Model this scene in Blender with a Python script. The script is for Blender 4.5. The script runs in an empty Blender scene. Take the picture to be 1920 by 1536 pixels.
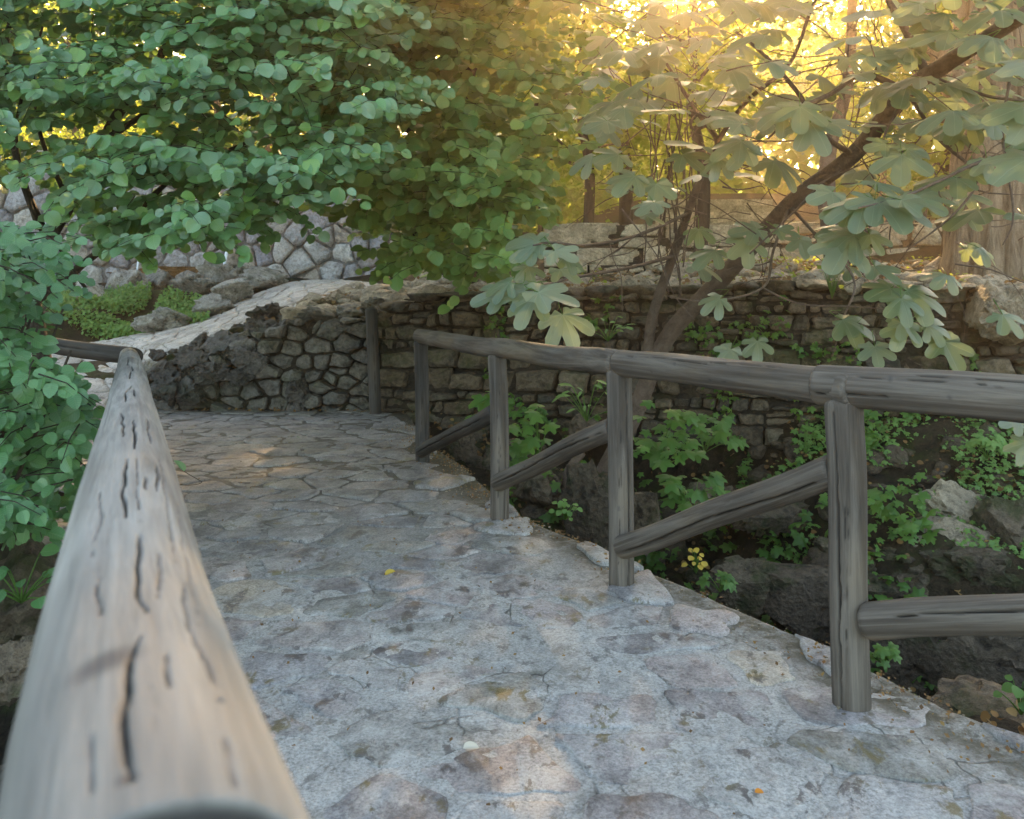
import bpy, math, random
import numpy as np
from mathutils import Vector, Matrix, noise as mn

R = math.radians
rng = np.random.default_rng(7)
random.seed(7)
S = bpy.context.scene
COL = S.collection

# ------------------------------------------------------------------ camera
FPX = 1650.0; CX, HY = 960.0, 567.0; CH = 1.27
cam = bpy.data.cameras.new('camera'); co = bpy.data.objects.new('camera', cam); COL.objects.link(co)
co.location = (0, 0, CH); co.rotation_euler = (R(90), 0, 0)
cam.sensor_fit = 'HORIZONTAL'; cam.sensor_width = 36; cam.lens = 36 * FPX / 1920
cam.shift_y = -(768 - HY) / 1920
cam.clip_start = 0.05; cam.clip_end = 800
cam.dof.use_dof = True; cam.dof.focus_distance = 4.6; cam.dof.aperture_fstop = 8
S.camera = co
# ------------------------------------------------------------------ world, sun, exposure
SUN_EL, SUN_AZ = 23.5, 8.5          # azimuth to the right of +Y
w = bpy.data.worlds.new('World'); S.world = w; w.use_nodes = True
nt = w.node_tree; nt.nodes.clear()
sk = nt.nodes.new('ShaderNodeTexSky'); sk.sky_type = 'NISHITA'; sk.sun_disc = False
sk.sun_elevation = R(SUN_EL); sk.sun_rotation = R(SUN_AZ); sk.dust_density = 2.0
bg = nt.nodes.new('ShaderNodeBackground'); bg.inputs[1].default_value = 0.15
wo = nt.nodes.new('ShaderNodeOutputWorld')
nt.links.new(sk.outputs[0], bg.inputs[0]); nt.links.new(bg.outputs[0], wo.inputs[0])
sl = bpy.data.lights.new('sun', 'SUN'); so = bpy.data.objects.new('sun', sl); COL.objects.link(so)
sl.energy = 5.0; sl.angle = R(0.8); sl.color = (1.0, 0.68, 0.38)
sd = Vector((math.sin(R(SUN_AZ)) * math.cos(R(SUN_EL)), math.cos(R(SUN_AZ)) * math.cos(R(SUN_EL)), math.sin(R(SUN_EL))))
so.rotation_euler = sd.to_track_quat('Z', 'Y').to_euler(); so.location = sd * 50
S.view_settings.view_transform = 'Standard'; S.view_settings.look = 'None'
S.view_settings.exposure = 2.75; S.view_settings.gamma = 1.0
S.view_settings.use_white_balance = True; S.view_settings.white_balance_temperature = 7400; S.view_settings.white_balance_tint = 5
S.cycles.use_denoising = True
try: S.cycles.denoiser = 'OPENIMAGEDENOISE'
except Exception: pass
S.cycles.max_bounces = 7; S.cycles.diffuse_bounces = 4; S.cycles.transmission_bounces = 4
S.cycles.glossy_bounces = 2; S.cycles.volume_bounces = 0; S.cycles.transparent_max_bounces = 8
S.cycles.sample_clamp_indirect = 6.0

# ------------------------------------------------------------------ helpers
def P(px, py, d): return Vector(((px - CX) * d / FPX, d, CH - (py - HY) * d / FPX))
def G(px, py, z=0.0):
    d = FPX * (CH - z) / (py - HY); return Vector(((px - CX) * d / FPX, d, z))
def sstep(a, b, x):
    t = np.clip((np.asarray(x, float) - a) / (b - a), 0, 1); return t * t * (3 - 2 * t)
def fr(x, y, z, o=4): return mn.fractal(Vector((x, y, z)), 1.0, 2.0, o)

def tag(o, label=None, cat=None, group=None, kind=None):
    if label: o['label'] = label
    if cat: o['category'] = cat
    if group: o['group'] = group
    if kind: o['kind'] = kind
    return o
def empty(name, loc=(0, 0, 0), label=None, cat=None, group=None):
    o = bpy.data.objects.new(name, None); COL.objects.link(o); o.location = loc
    o.empty_display_size = 0.1
    return tag(o, label, cat, group)
def link(name, me, mat=None, parent=None, loc=None, mw=None):
    o = bpy.data.objects.new(name, me); COL.objects.link(o)
    if mat is not None and not me.materials: me.materials.append(mat)
    if mw is not None: o.matrix_local = mw
    if loc is not None: o.location = loc
    if parent is not None:
        o.parent = parent
        o.location = Vector(o.location) - parent.location
    return o
def npmesh(name, V, F, smooth=True, attrs=None, uv=None):
    """V (n,3), F list or array of same-size polygons"""
    V = np.asarray(V, np.float32); F = np.asarray(F, np.int32); k = F.shape[1]
    me = bpy.data.meshes.new(name)
    me.vertices.add(len(V)); me.vertices.foreach_set('co', V.ravel())
    me.loops.add(F.size); me.loops.foreach_set('vertex_index', F.ravel())
    me.polygons.add(len(F)); me.polygons.foreach_set('loop_start', np.arange(0, F.size, k, dtype=np.int32))
    me.polygons.foreach_set('loop_total', np.full(len(F), k, np.int32))
    me.polygons.foreach_set('use_smooth', np.full(len(F), smooth, bool))
    me.update(calc_edges=True)
    for an, av in (attrs or {}).items():
        a = me.attributes.new(an, 'FLOAT', 'POINT'); a.data.foreach_set('value', np.asarray(av, np.float32))
    if uv is not None:
        l = me.uv_layers.new(name='UVMap'); l.data.foreach_set('uv', np.asarray(uv, np.float32)[F.ravel()].ravel())
    return me
def pymesh(name, V, F, smooth=True):
    me = bpy.data.meshes.new(name); me.from_pydata([tuple(v) for v in V], [], F)
    me.polygons.foreach_set('use_smooth', [smooth] * len(me.polygons)); me.update(); return me

class MM:
    """collects mixed meshes"""
    def __init__(s): s.V = []; s.F = []
    def add(s, V, F):
        n = len(s.V); s.V += [tuple(v) for v in V]; s.F += [tuple(i + n for i in f) for f in F]
    def build(s, name, mat, parent=None, smooth=True, loc=None):
        off = parent.location if parent is not None else Vector((0, 0, 0))
        V = [(v[0] - off[0], v[1] - off[1], v[2] - off[2]) for v in s.V]
        o = link(name, pymesh(name, V, s.F, smooth), mat); o.parent = parent
        if loc is not None and parent is None: o.location = loc
        return o

def catmull(pts, rad, n=6):
    P_ = [Vector(p) for p in pts]; out = []; ro = []
    for i in range(len(P_) - 1):
        p0 = P_[max(i - 1, 0)]; p1 = P_[i]; p2 = P_[i + 1]; p3 = P_[min(i + 2, len(P_) - 1)]
        for j in range(n):
            t = j / n
            out.append(0.5 * ((2 * p1) + (p2 - p0) * t + (2 * p0 - 5 * p1 + 4 * p2 - p3) * t * t + (3 * p1 - p0 - 3 * p2 + p3) * t ** 3))
            ro.append(rad[i] * (1 - t) + rad[i + 1] * t)
    out.append(P_[-1]); ro.append(rad[-1]); return out, ro
def tube(pts, rad, k=8, rough=0.0, seed=0, n=6, spline=True):
    if spline: pts, rad = catmull(pts, rad, n)
    V = []; F = []; m = len(pts); up = None
    for i, p in enumerate(pts):
        t = (pts[min(i + 1, m - 1)] - pts[max(i - 1, 0)])
        if t.length < 1e-9: t = Vector((0, 0, 1))
        t.normalize()
        if up is None: up = Vector((0, 0, 1)) if abs(t.z) < .9 else Vector((1, 0, 0))
        s = t.cross(up).normalized(); up = s.cross(t).normalized()
        for j in range(k):
            a = 2 * math.pi * j / k; d = s * math.cos(a) + up * math.sin(a); r = rad[i]
            if rough: r *= 1 + rough * mn.noise(Vector((d.x * 1.5 + seed, d.y * 1.5, i * .35 + d.z * 1.5)))
            V.append(p + d * r)
    for i in range(m - 1):
        for j in range(k):
            F.append((i * k + j, i * k + (j + 1) % k, (i + 1) * k + (j + 1) % k, (i + 1) * k + j))
    F.append(tuple(range(k - 1, -1, -1))); F.append(tuple((m - 1) * k + j for j in range(k)))
    return V, F

# ------------------------------------------------------------------ materials
def N(nt, t, **kw):
    n = nt.nodes.new(t)
    for k, v in kw.items():
        if k.startswith('i_'): n.inputs[int(k[2:])].default_value = v
        else: setattr(n, k, v)
    return n
class Mat:
    def __init__(s, name, rough=0.85, spec=0.3):
        s.m = bpy.data.materials.new(name); s.m.use_nodes = True; s.t = s.m.node_tree
        s.b = s.t.nodes['Principled BSDF']; s.b.inputs['Roughness'].default_value = rough
        s.b.inputs['Specular IOR Level'].default_value = spec
        s.out = s.t.nodes['Material Output']
        s.geo = N(s.t, 'ShaderNodeNewGeometry'); s.tc = N(s.t, 'ShaderNodeTexCoord'); s.oi = N(s.t, 'ShaderNodeObjectInfo')
        s.pos = s.geo.outputs['Position']
    def l(s, a, b): s.t.links.new(a, b)
    def noise(s, scale, detail=4, rough=.6, vec=None, dist=0.0):
        n = N(s.t, 'ShaderNodeTexNoise'); n.inputs['Scale'].default_value = scale; n.inputs['Detail'].default_value = detail
        n.inputs['Roughness'].default_value = rough; n.inputs['Distortion'].default_value = dist
        s.l(vec or s.pos, n.inputs['Vector']); return n.outputs['Fac']
    def voro(s, scale, feature='F1', vec=None, rand=1.0):
        n = N(s.t, 'ShaderNodeTexVoronoi'); n.feature = feature; n.inputs['Scale'].default_value = scale
        n.inputs['Randomness'].default_value = rand
        s.l(vec or s.pos, n.inputs['Vector']); return n
    def scale(s, vec, sc):
        n = N(s.t, 'ShaderNodeMapping'); n.inputs['Scale'].default_value = sc; s.l(vec, n.inputs['Vector']); return n.outputs[0]
    def ramp(s, fac, stops, interp='LINEAR'):
        n = N(s.t, 'ShaderNodeValToRGB'); cr = n.color_ramp; cr.interpolation = interp
        while len(cr.elements) < len(stops): cr.elements.new(0.5)
        while len(cr.elements) > len(stops): cr.elements.remove(cr.elements[-1])
        for e, (p, c) in zip(cr.elements, stops):
            e.position = p; e.color = (*c, 1) if len(c) == 3 else (c[0],) * 3 + (1,)
        s.l(fac, n.inputs[0]); return n.outputs[0]
    def mix(s, a, b, f, mode='MIX'):
        n = N(s.t, 'ShaderNodeMix'); n.data_type = 'RGBA'; n.blend_type = mode
        for v, i in ((f, 0), (a, 6), (b, 7)):
            if isinstance(v, (int, float)): n.inputs[i].default_value = v
            elif isinstance(v, tuple): n.inputs[i].default_value = (*v, 1)
            else: s.l(v, n.inputs[i])
        return n.outputs[2]
    def math(s, op, a, b=0.0, clamp=False):
        n = N(s.t, 'ShaderNodeMath'); n.operation = op; n.use_clamp = clamp
        for v, i in ((a, 0), (b, 1)):
            if isinstance(v, (int, float)): n.inputs[i].default_value = v
            else: s.l(v, n.inputs[i])
        return n.outputs[0]
    def attr(s, name):
        n = N(s.t, 'ShaderNodeAttribute'); n.attribute_name = name; return n.outputs['Fac']
    def color(s, c): s.l(c, s.b.inputs['Base Color'])
    def bump(s, h, strength=.5, dist=.01, prev=None):
        n = N(s.t, 'ShaderNodeBump'); n.inputs['Strength'].default_value = strength; n.inputs['Distance'].default_value = dist
        s.l(h, n.inputs['Height'])
        if prev is not None: s.l(prev, n.inputs['Normal'])
        s.l(n.outputs[0], s.b.inputs['Normal']); return n.outputs[0]
    def z(s):
        n = N(s.t, 'ShaderNodeSeparateXYZ'); s.l(s.pos, n.inputs[0]); return n

def m_stone(name, cols, moss=0.0, light=1.0, bump=.7, spot=.5, fine=55, dark=(.03, .028, .025)):
    m = Mat(name, .9, .25)
    n = len(cols)
    c = m.ramp(m.oi.outputs['Random'], [(i / max(n - 1, 1), tuple(v * light for v in cols[i])) for i in range(n)])
    a = m.noise(3.2, 5, .65); b = m.noise(19, 5, .7); f = m.noise(fine * 2.2, 4, .7)
    c = m.mix(c, m.ramp(a, [(.3, (.62,)), (.72, (1.3,))]), 1.0, 'MULTIPLY')
    c = m.mix(c, m.ramp(b, [(.33, (.5,)), (.5, (1.0,)), (.72, (1.35,))]), .8, 'MULTIPLY')
    c = m.mix(c, m.ramp(f, [(.35, (.7,)), (.65, (1.25,))]), .8, 'MULTIPLY')
    sp = m.ramp(m.noise(8, 6, .75), [(.52, (0,)), (.64, (1,))])
    c = m.mix(c, dark, m.math('MULTIPLY', sp, spot))
    if moss:
        mo = m.ramp(m.noise(2.3, 5, .7), [(.5, (0,)), (.62, (1,))])
        c = m.mix(c, (.045, .06, .018), m.math('MULTIPLY', mo, moss))
    m.color(c)
    h = m.math('ADD', m.math('MULTIPLY', b, 1.2), m.math('MULTIPLY', f, .35))
    v = m.voro(fine * .5); h = m.math('ADD', h, m.math('MULTIPLY', v.outputs['Distance'], .5))
    m.bump(h, bump, .05); return m.m

M = {}
M['wallstone'] = m_stone('dry_wall_stone', [(.17, .135, .095), (.25, .19, .13), (.13, .115, .095), (.21, .155, .10), (.3, .24, .17)], moss=.6, light=.68, spot=.7)
M['pathwall'] = m_stone('path_wall_stone', [(.12, .112, .10), (.18, .165, .145), (.15, .135, .11), (.24, .22, .19)], moss=.4)
M['tufa'] = m_stone('tufa_rock', [(.10, .095, .09), (.15, .14, .13), (.12, .11, .10)], moss=.3, bump=1.0, spot=.75)
M['backstone'] = m_stone('back_wall_stone', [(.30, .29, .30), (.42, .40, .38), (.24, .235, .26), (.36, .31, .26), (.5, .48, .46)], moss=.1, light=1.15, spot=.35)
M['mortar_back'] = m_stone('back_wall_mortar', [(.2, .19, .18)], light=1.0)
M['boulder'] = m_stone('boulder_stone', [(.3, .28, .25), (.38, .36, .32), (.25, .23, .2)], moss=.45, light=1.25, bump=1.0, spot=.6)
M['tan'] = m_stone('tan_rubble_stone', [(.36, .28, .19), (.45, .37, .27), (.3, .23, .16)], moss=.2, bump=.9)
M['creek'] = m_stone('creek_rock', [(.14, .105, .075), (.21, .16, .11), (.09, .07, .05)], moss=.75, bump=1.0, spot=.7)
M['terrace'] = m_stone('terrace_stone', [(.5, .41, .28), (.6, .5, .36), (.44, .36, .25)], moss=.15)  # lighter stone colour stands in for sunlight on terraces and steps
M['rust'] = m_stone('rust_stained_rock', [(.2, .1, .035)], moss=.3, bump=1.0)
M['backing'] = m_stone('wall_backing_earth', [(.045, .035, .026)], moss=.3)

def m_flag(name='flagstone', farc=(.235, .20, .165), cemc=(.45, .435, .41)):
    m = Mat(name, .72, .35)
    c = m.ramp(m.oi.outputs['Random'], [(0, (.27, .26, .26)), (.2, (.34, .29, .27)), (.38, (.21, .205, .21)), (.55, (.28, .245, .23)), (.72, (.36, .34, .32)), (.88, (.21, .2, .175)), (1, (.42, .36, .29))])
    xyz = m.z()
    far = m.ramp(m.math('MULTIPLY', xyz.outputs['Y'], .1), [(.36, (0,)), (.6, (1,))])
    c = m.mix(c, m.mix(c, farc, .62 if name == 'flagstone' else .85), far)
    st = m.scale(m.pos, (1.6, 1.0, 1.0))
    a = m.noise(2.1, 6, .68, st); b = m.noise(13, 6, .72, st, .6); f = m.noise(95, 4, .8)
    c = m.mix(c, m.ramp(a, [(.3, (.52,)), (.7, (1.35,))]), 1.0, 'MULTIPLY')
    c = m.mix(c, m.ramp(b, [(.34, (.6,)), (.5, (1.0,)), (.68, (1.2,))]), .8, 'MULTIPLY')
    c = m.mix(c, m.ramp(f, [(.34, (.5,)), (.5, (1,)), (.66, (1.4,))]), .9, 'MULTIPLY')
    # pale cement smeared over the stone
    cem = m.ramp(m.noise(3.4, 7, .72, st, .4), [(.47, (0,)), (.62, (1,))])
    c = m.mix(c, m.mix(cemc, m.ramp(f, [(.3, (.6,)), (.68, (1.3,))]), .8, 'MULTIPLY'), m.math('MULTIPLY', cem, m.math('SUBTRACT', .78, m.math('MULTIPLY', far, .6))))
    # damp dark stains and ochre lichen
    dk = m.ramp(m.noise(5.5, 7, .75, st, .2), [(.555, (0,)), (.595, (1,))])
    c = m.mix(c, m.mix((.075, .062, .06), (.13, .10, .03), m.ramp(m.noise(2.2, 2), [(.5, (0,)), (.56, (1,))])), m.math('MULTIPLY', dk, .8))
    vs = m.voro(46, vec=st).outputs['Distance']
    c = m.mix(c, (.12, .10, .10), m.math('MULTIPLY', m.ramp(vs, [(.10, (1,)), (.2, (0,))]), m.math('MULTIPLY', m.ramp(m.noise(7, 3), [(.48, (0,)), (.6, (1,))]), .7)))
    m.color(c)
    h = m.math('ADD', m.math('MULTIPLY', b, 1.0), m.math('MULTIPLY', f, .3))
    m.bump(h, .75, .022); m.l(m.ramp(dk, [(0, (.78,)), (1, (.42,))]), m.b.inputs['Roughness']); return m.m
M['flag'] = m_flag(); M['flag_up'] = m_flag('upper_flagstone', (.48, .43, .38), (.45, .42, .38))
def m_mortar(farc=(.13, .112, .09), name='path_mortar'):
    m = Mat(name, .85, .3)
    st = m.scale(m.pos, (1.5, 1.0, 1.0))
    a = m.noise(1.7, 6, .7, st); b = m.noise(16, 6, .75, st, .5); f = m.noise(95, 4, .8)
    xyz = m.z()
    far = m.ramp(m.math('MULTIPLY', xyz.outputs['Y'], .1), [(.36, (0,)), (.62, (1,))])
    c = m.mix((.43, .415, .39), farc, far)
    c = m.mix(c, m.ramp(a, [(.3, (.72,)), (.7, (1.15,))]), 1.0, 'MULTIPLY')
    c = m.mix(c, m.ramp(b, [(.34, (.55,)), (.5, (.95,)), (.68, (1.15,))]), .75, 'MULTIPLY')
    c = m.mix(c, m.ramp(f, [(.34, (.5,)), (.5, (1,)), (.66, (1.35,))]), .9, 'MULTIPLY')
    # dirt held at the right kerb and in patches
    d = m.ramp(m.noise(2.6, 6, .75), [(.54, (0,)), (.66, (1,))])
    c = m.mix(c, (.09, .075, .045), m.math('MULTIPLY', d, .55))
    d2_ = m.ramp(m.noise(6.5, 7, .75, st, .2), [(.57, (0,)), (.61, (1,))])
    c = m.mix(c, m.mix((.09, .08, .07), (.14, .105, .035), m.ramp(m.noise(2.2, 2), [(.5, (0,)), (.56, (1,))])), m.math('MULTIPLY', d2_, .6))
    v = m.voro(3.1, 'DISTANCE_TO_EDGE', m.mix(st, m.noise(4, 3, .6), .12, 'ADD')).outputs['Distance']
    crack = m.ramp(v, [(.004, (1,)), (.016, (0,))])
    crack = m.math('MULTIPLY', crack, m.ramp(m.noise(1.3, 3), [(.5, (0,)), (.6, (1,))]))
    c = m.mix(c, (.06, .05, .04), m.math('MULTIPLY', crack, .6))
    ed = m.math('MULTIPLY', m.attr('edge'), m.ramp(m.noise(9, 5, .75), [(.35, (.2,)), (.55, (1,))]))
    c = m.mix(c, (.075, .06, .032), m.math('MULTIPLY', ed, .9, True))
    m.color(c)
    h = m.math('ADD', m.math('MULTIPLY', b, 1.0), m.math('MULTIPLY', f, .35))
    h = m.math('SUBTRACT', h, m.math('MULTIPLY', crack, .8))
    m.bump(h, .8, .022); return m.m
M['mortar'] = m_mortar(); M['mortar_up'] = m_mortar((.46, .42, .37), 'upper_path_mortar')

def m_wood(name, base, dark, warm=.3, top=1.0):
    m = Mat(name, .75, .25)
    o = m.tc.outputs['Object']
    g1 = m.noise(1, 5, .62, m.scale(o, (26, 26, 1.1)), 1.2); g2 = m.noise(1, 5, .7, m.scale(o, (120, 120, 5)), .6)
    lo = m.noise(1, 4, .6, m.scale(o, (5, 5, 1.6))); rn = m.oi.outputs['Random']
    c = m.mix(base, dark, m.ramp(g1, [(.38, (1,)), (.62, (0,))]))
    c = m.mix(c, m.ramp(g2, [(.3, (.66,)), (.5, (.98,)), (.7, (1.15,))]), .75, 'MULTIPLY')
    c = m.mix(c, m.ramp(lo, [(.3, (.68,)), (.7, (1.2,))]), .9, 'MULTIPLY')
    c = m.mix(c, (.26, .18, .10), m.math('MULTIPLY', m.ramp(m.noise(1, 3, .5, m.scale(o, (3, 3, .9))), [(.5, (0,)), (.68, (1,))]), warm))
    c = m.mix(c, (.008, .006, .005), m.math('MULTIPLY', m.attr('crack'), .96, True))
    c = m.mix(c, (.05, .045, .045), m.math('MULTIPLY', m.attr('knot'), .8, True))
    # long hair cracks
    hc = m.ramp(m.noise(1, 3, .5, m.scale(o, (60, 60, .45)), .25), [(.32, (1,)), (.345, (0,))])
    c = m.mix(c, (.06, .05, .045), m.math('MULTIPLY', hc, .45))
    m.color(c)
    m.bump(m.math('ADD', m.math('SUBTRACT', m.math('MULTIPLY', g2, .5), m.math('MULTIPLY', hc, .8)), m.math('MULTIPLY', g1, .6)), .6, .006)
    return m.m
M['wood'] = m_wood('weathered_log', (.15, .125, .102), (.07, .055, .043), .55)
M['wood_near'] = m_wood('weathered_pale_log', (.27, .26, .235), (.165, .155, .14), .12)
M['wood_dark'] = m_wood('dark_weathered_log', (.075, .066, .058), (.035, .03, .026), .3)
M['wood_endgrain'] = m_wood('sawn_log_end', (.07, .06, .05), (.04, .035, .03), .2)

def m_leaf(name, cols, trans, tmix=.35, rough=.42, spec=.5, veins=1.0):
    m = Mat(name, rough, spec)
    r = m.math('FRACT', m.math('ADD', m.attr('rnd'), m.oi.outputs['Random']))
    n = len(cols)
    c = m.ramp(r, [(i / max(n - 1, 1), cols[i]) for i in range(n)])
    c = m.mix(c, m.ramp(m.noise(1.1, 3), [(.3, (.78,)), (.7, (1.2,))]), .8, 'MULTIPLY')
    if veins:
        sp = N(m.t, 'ShaderNodeSeparateXYZ'); m.l(m.tc.outputs['UV'], sp.inputs[0])
        ax = m.math('ABSOLUTE', sp.outputs[0]); ph = m.math('SUBTRACT', sp.outputs[1], m.math('MULTIPLY', ax, .7))
        wv = m.math('SINE', m.math('MULTIPLY', ph, 44)); vn = m.ramp(m.math('MULTIPLY', m.math('ADD', wv, 1), .5), [(0, (1,)), (.25, (0,))])
        mid = m.ramp(ax, [(.0, (1,)), (.03, (0,))]); vv = m.math('MAXIMUM', m.math('MULTIPLY', vn, .5), mid)
        c = m.mix(c, m.mix(c, (.35, .42, .2), .35), m.math('MULTIPLY', vv, veins * .6))
        m.bump(m.math('MULTIPLY', vv, -1), .5, .003)
    if veins == 0 and name == 'fig_leaf':
        sp = N(m.t, 'ShaderNodeSeparateXYZ'); m.l(m.tc.outputs['UV'], sp.inputs[0]); ax = m.math('ABSOLUTE', sp.outputs[0]); dmin = ax
        for a_ in (50, 103):
            dd = m.math('ABSOLUTE', m.math('SUBTRACT', m.math('MULTIPLY', ax, math.cos(R(a_))), m.math('MULTIPLY', sp.outputs[1], math.sin(R(a_)))))
            dmin = m.math('MINIMUM', dmin, dd)
        vn = m.ramp(dmin, [(.003, (1,)), (.012, (0,))]); c = m.mix(c, (.34, .40, .26), m.math('MULTIPLY', vn, .4))
        m.bump(m.math('ADD', m.math('MULTIPLY', vn, -1), m.math('MULTIPLY', m.noise(30, 3), .3)), .5, .004)
    m.color(c)
    tr = N(m.t, 'ShaderNodeBsdfTranslucent'); tc = m.mix(c, trans, .75); m.l(tc, tr.inputs[0])
    ms = N(m.t, 'ShaderNodeMixShader'); ms.inputs[0].default_value = tmix
    m.l(m.b.outputs[0], ms.inputs[1]); m.l(tr.outputs[0], ms.inputs[2]); m.l(ms.outputs[0], m.out.inputs[0])
    return m.m
M['leaf'] = m_leaf('round_green_leaf', [(.08, .19, .075), (.12, .26, .09), (.16, .29, .15), (.14, .30, .10), (.06, .15, .06), (.2, .33, .2), (.18, .33, .07), (.1, .22, .1)], (.26, .42, .06), .32, .34, .8)
M['leaf2'] = m_leaf('olive_green_leaf', [(.13, .26, .07), (.17, .32, .09), (.10, .21, .06), (.2, .35, .12), (.24, .36, .08)], (.34, .36, .05))
M['leaf_shrub'] = m_leaf('shrub_leaf', [(.055, .165, .05), (.07, .2, .06), (.045, .13, .045), (.09, .23, .07), (.13, .27, .12)], (.2, .4, .05), .3, .36, .7)
M['fig'] = m_leaf('fig_leaf', [(.13, .18, .10), (.17, .22, .15), (.09, .14, .07), (.18, .22, .12), (.23, .27, .2)], (.46, .5, .16), .45, .34, .8, 0)
M['figgreen'] = m_leaf('green_lobed_leaf', [(.07, .16, .035), (.1, .21, .04), (.055, .13, .03)], (.3, .45, .05), .4, .45, .4, 0)
M['gold'] = m_leaf('backlit_leaf', [(.11, .18, .03), (.15, .22, .035), (.09, .15, .03), (.2, .22, .035)], (.5, .58, .07), .6, .5, .3, 0)
M['weed'] = m_leaf('weed_leaf', [(.13, .24, .06), (.17, .3, .08), (.1, .2, .06)], (.35, .5, .1), .35, .5, .3, 0)
M['yellow'] = m_leaf('yellow_leaf', [(.55, .38, .06), (.6, .42, .08)], (.7, .45, .05), .3, .5, .3, 0)
M['orange'] = m_leaf('orange_petal', [(.65, .24, .03)], (.8, .3, .05), .3, .5, .3, 0)
M['pale'] = m_leaf('pale_petal', [(.55, .5, .4)], (.7, .6, .4), .2, .5, .3, 0)
M['litter'] = m_leaf('dry_leaf_litter', [(.16, .08, .035), (.25, .14, .05), (.1, .055, .03), (.32, .2, .07)], (.3, .15, .05), .2, .7, .2, 0)

def m_bark(name, a, b, sc=(14, 14, 2.5), bump=.9):
    m = Mat(name, .9, .2)
    n1 = m.noise(1, 6, .7, m.scale(m.pos, sc), .8); n2 = m.noise(70, 4, .7); n3 = m.noise(2, 4)
    c = m.mix(a, b, m.ramp(n1, [(.35, (0,)), (.65, (1,))]))
    c = m.mix(c, m.ramp(n2, [(.3, (.7,)), (.7, (1.25,))]), .7, 'MULTIPLY')
    c = m.mix(c, m.ramp(n3, [(.3, (.75,)), (.7, (1.2,))]), .7, 'MULTIPLY')
    m.color(c); m.bump(m.math('ADD', n1, m.math('MULTIPLY', n2, .3)), bump, .05); return m.m
M['bark'] = m_bark('dark_bark', (.04, .03, .022), (.09, .07, .05))
M['figbark'] = m_bark('fig_bark', (.11, .075, .055), (.18, .13, .10), (10, 10, 10), .5)
M['bigbark'] = m_bark('ridged_pale_bark', (.10, .07, .045), (.36, .27, .18), (9, 9, 1.3), 1.0)

def m_ground():
    m = Mat('earth', .95, .2)
    a = m.noise(1.3, 6, .7); b = m.noise(9, 6, .75); f = m.noise(60, 4, .75)
    c = m.mix((.026, .02, .013), (.085, .062, .037), m.ramp(a, [(.35, (0,)), (.65, (1,))]))
    c = m.mix(c, m.ramp(b, [(.33, (.45,)), (.5, (1,)), (.7, (1.4,))]), .9, 'MULTIPLY')
    c = m.mix(c, m.ramp(f, [(.3, (.6,)), (.7, (1.3,))]), .8, 'MULTIPLY')
    mo = m.ramp(m.noise(1.8, 6, .72), [(.5, (0,)), (.6, (1,))])
    c = m.mix(c, (.05, .07, .016), m.math('MULTIPLY', mo, .6))
    m.color(c); m.bump(m.math('ADD', b, m.math('MULTIPLY', f, .4)), 1.0, .09); return m.m
M['ground'] = m_ground()
def m_plain(name, col, rough=.8):
    m = Mat(name, rough); c = m.mix(col, m.ramp(m.noise(6, 5, .7), [(.3, (.75,)), (.7, (1.2,))]), .8, 'MULTIPLY')
    m.color(c); m.bump(m.noise(40, 4), .3, .01); return m.m
M['ochre'] = m_plain('ochre_plaster', (.55, .36, .16)); M['metal'] = m_plain('grey_painted_metal', (.4, .42, .42), .5)
def m_water():
    m = Mat('falling_water', .08, .5); m.b.inputs['Base Color'].default_value = (.9, .93, .96, 1)
    m.b.inputs['Transmission Weight'].default_value = .35; m.b.inputs['IOR'].default_value = 1.33; return m.m
M['water'] = m_water()

# ------------------------------------------------------------------ terrain numbers
WX = np.array([-4.32, -2.89, -1.62, -.67, .81, 2.95, 4.9, 9.0, 30.0])
WY = np.array([10.4, 10.35, 10.3, 10.0, 9.6, 9.0, 8.4, 7.8, 7.0])
wallY = lambda x: np.interp(x, WX, WY)
# edges of the upper path: near edge, far edge
UP = [(Vector((-4.5, 9.7, .12)), Vector((-6.4, 9.9, .55))), (P(268, 684, 10.75), P(140, 648, 12.3)), (P(350, 648, 10.75), P(250, 630, 12.8)),
      (P(480, 600, 10.85), P(365, 604, 13.4)), (P(560, 575, 11.1), P(450, 565, 14.5)), (P(640, 552, 11.9), P(540, 531, 16.0)), (P(730, 535, 14.5), P(640, 525, 16.6))]
CP = []
for a, b in UP:
    for t in (0, .5, 1): CP.append(a.lerp(b, t) + Vector((0, 0, -.07)))
CP += [P(*q) for q in [(640, 590, 10.6), (700, 585, 10.8), (740, 555, 12.0), (850, 555, 10.8), (850, 530, 13), (1100, 548, 10.2), (1300, 542, 10), (1500, 535, 9.8), (1700, 535, 9.6), (1920, 545, 9.3),
       (1100, 520, 13), (1400, 500, 13), (1800, 500, 12.5), (1200, 440, 20), (1500, 420, 20), (1900, 430, 18), (300, 545, 15), (420, 530, 16), (520, 522, 17), (700, 515, 17.5), (130, 580, 13.5), (-100, 600, 13.5), (-100, 540, 16.5), (200, 560, 15), (900, 490, 18), (230, 530, 17)]]
CP += [Vector((x, 40, 6)) for x in (-30, -10, 10, 30)] + [Vector((x, 90, 12)) for x in (-60, 0, 60)] + [Vector((-14, 12, .9)), Vector((-25, 12, 1)), Vector((14, 11, 1.4)), Vector((25, 12, 1.8)), Vector((-9, 8, .4)), Vector((-14, 22, 2.6)), Vector((14, 24, 3.6))]
CPA = np.array([tuple(p) for p in CP])
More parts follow.
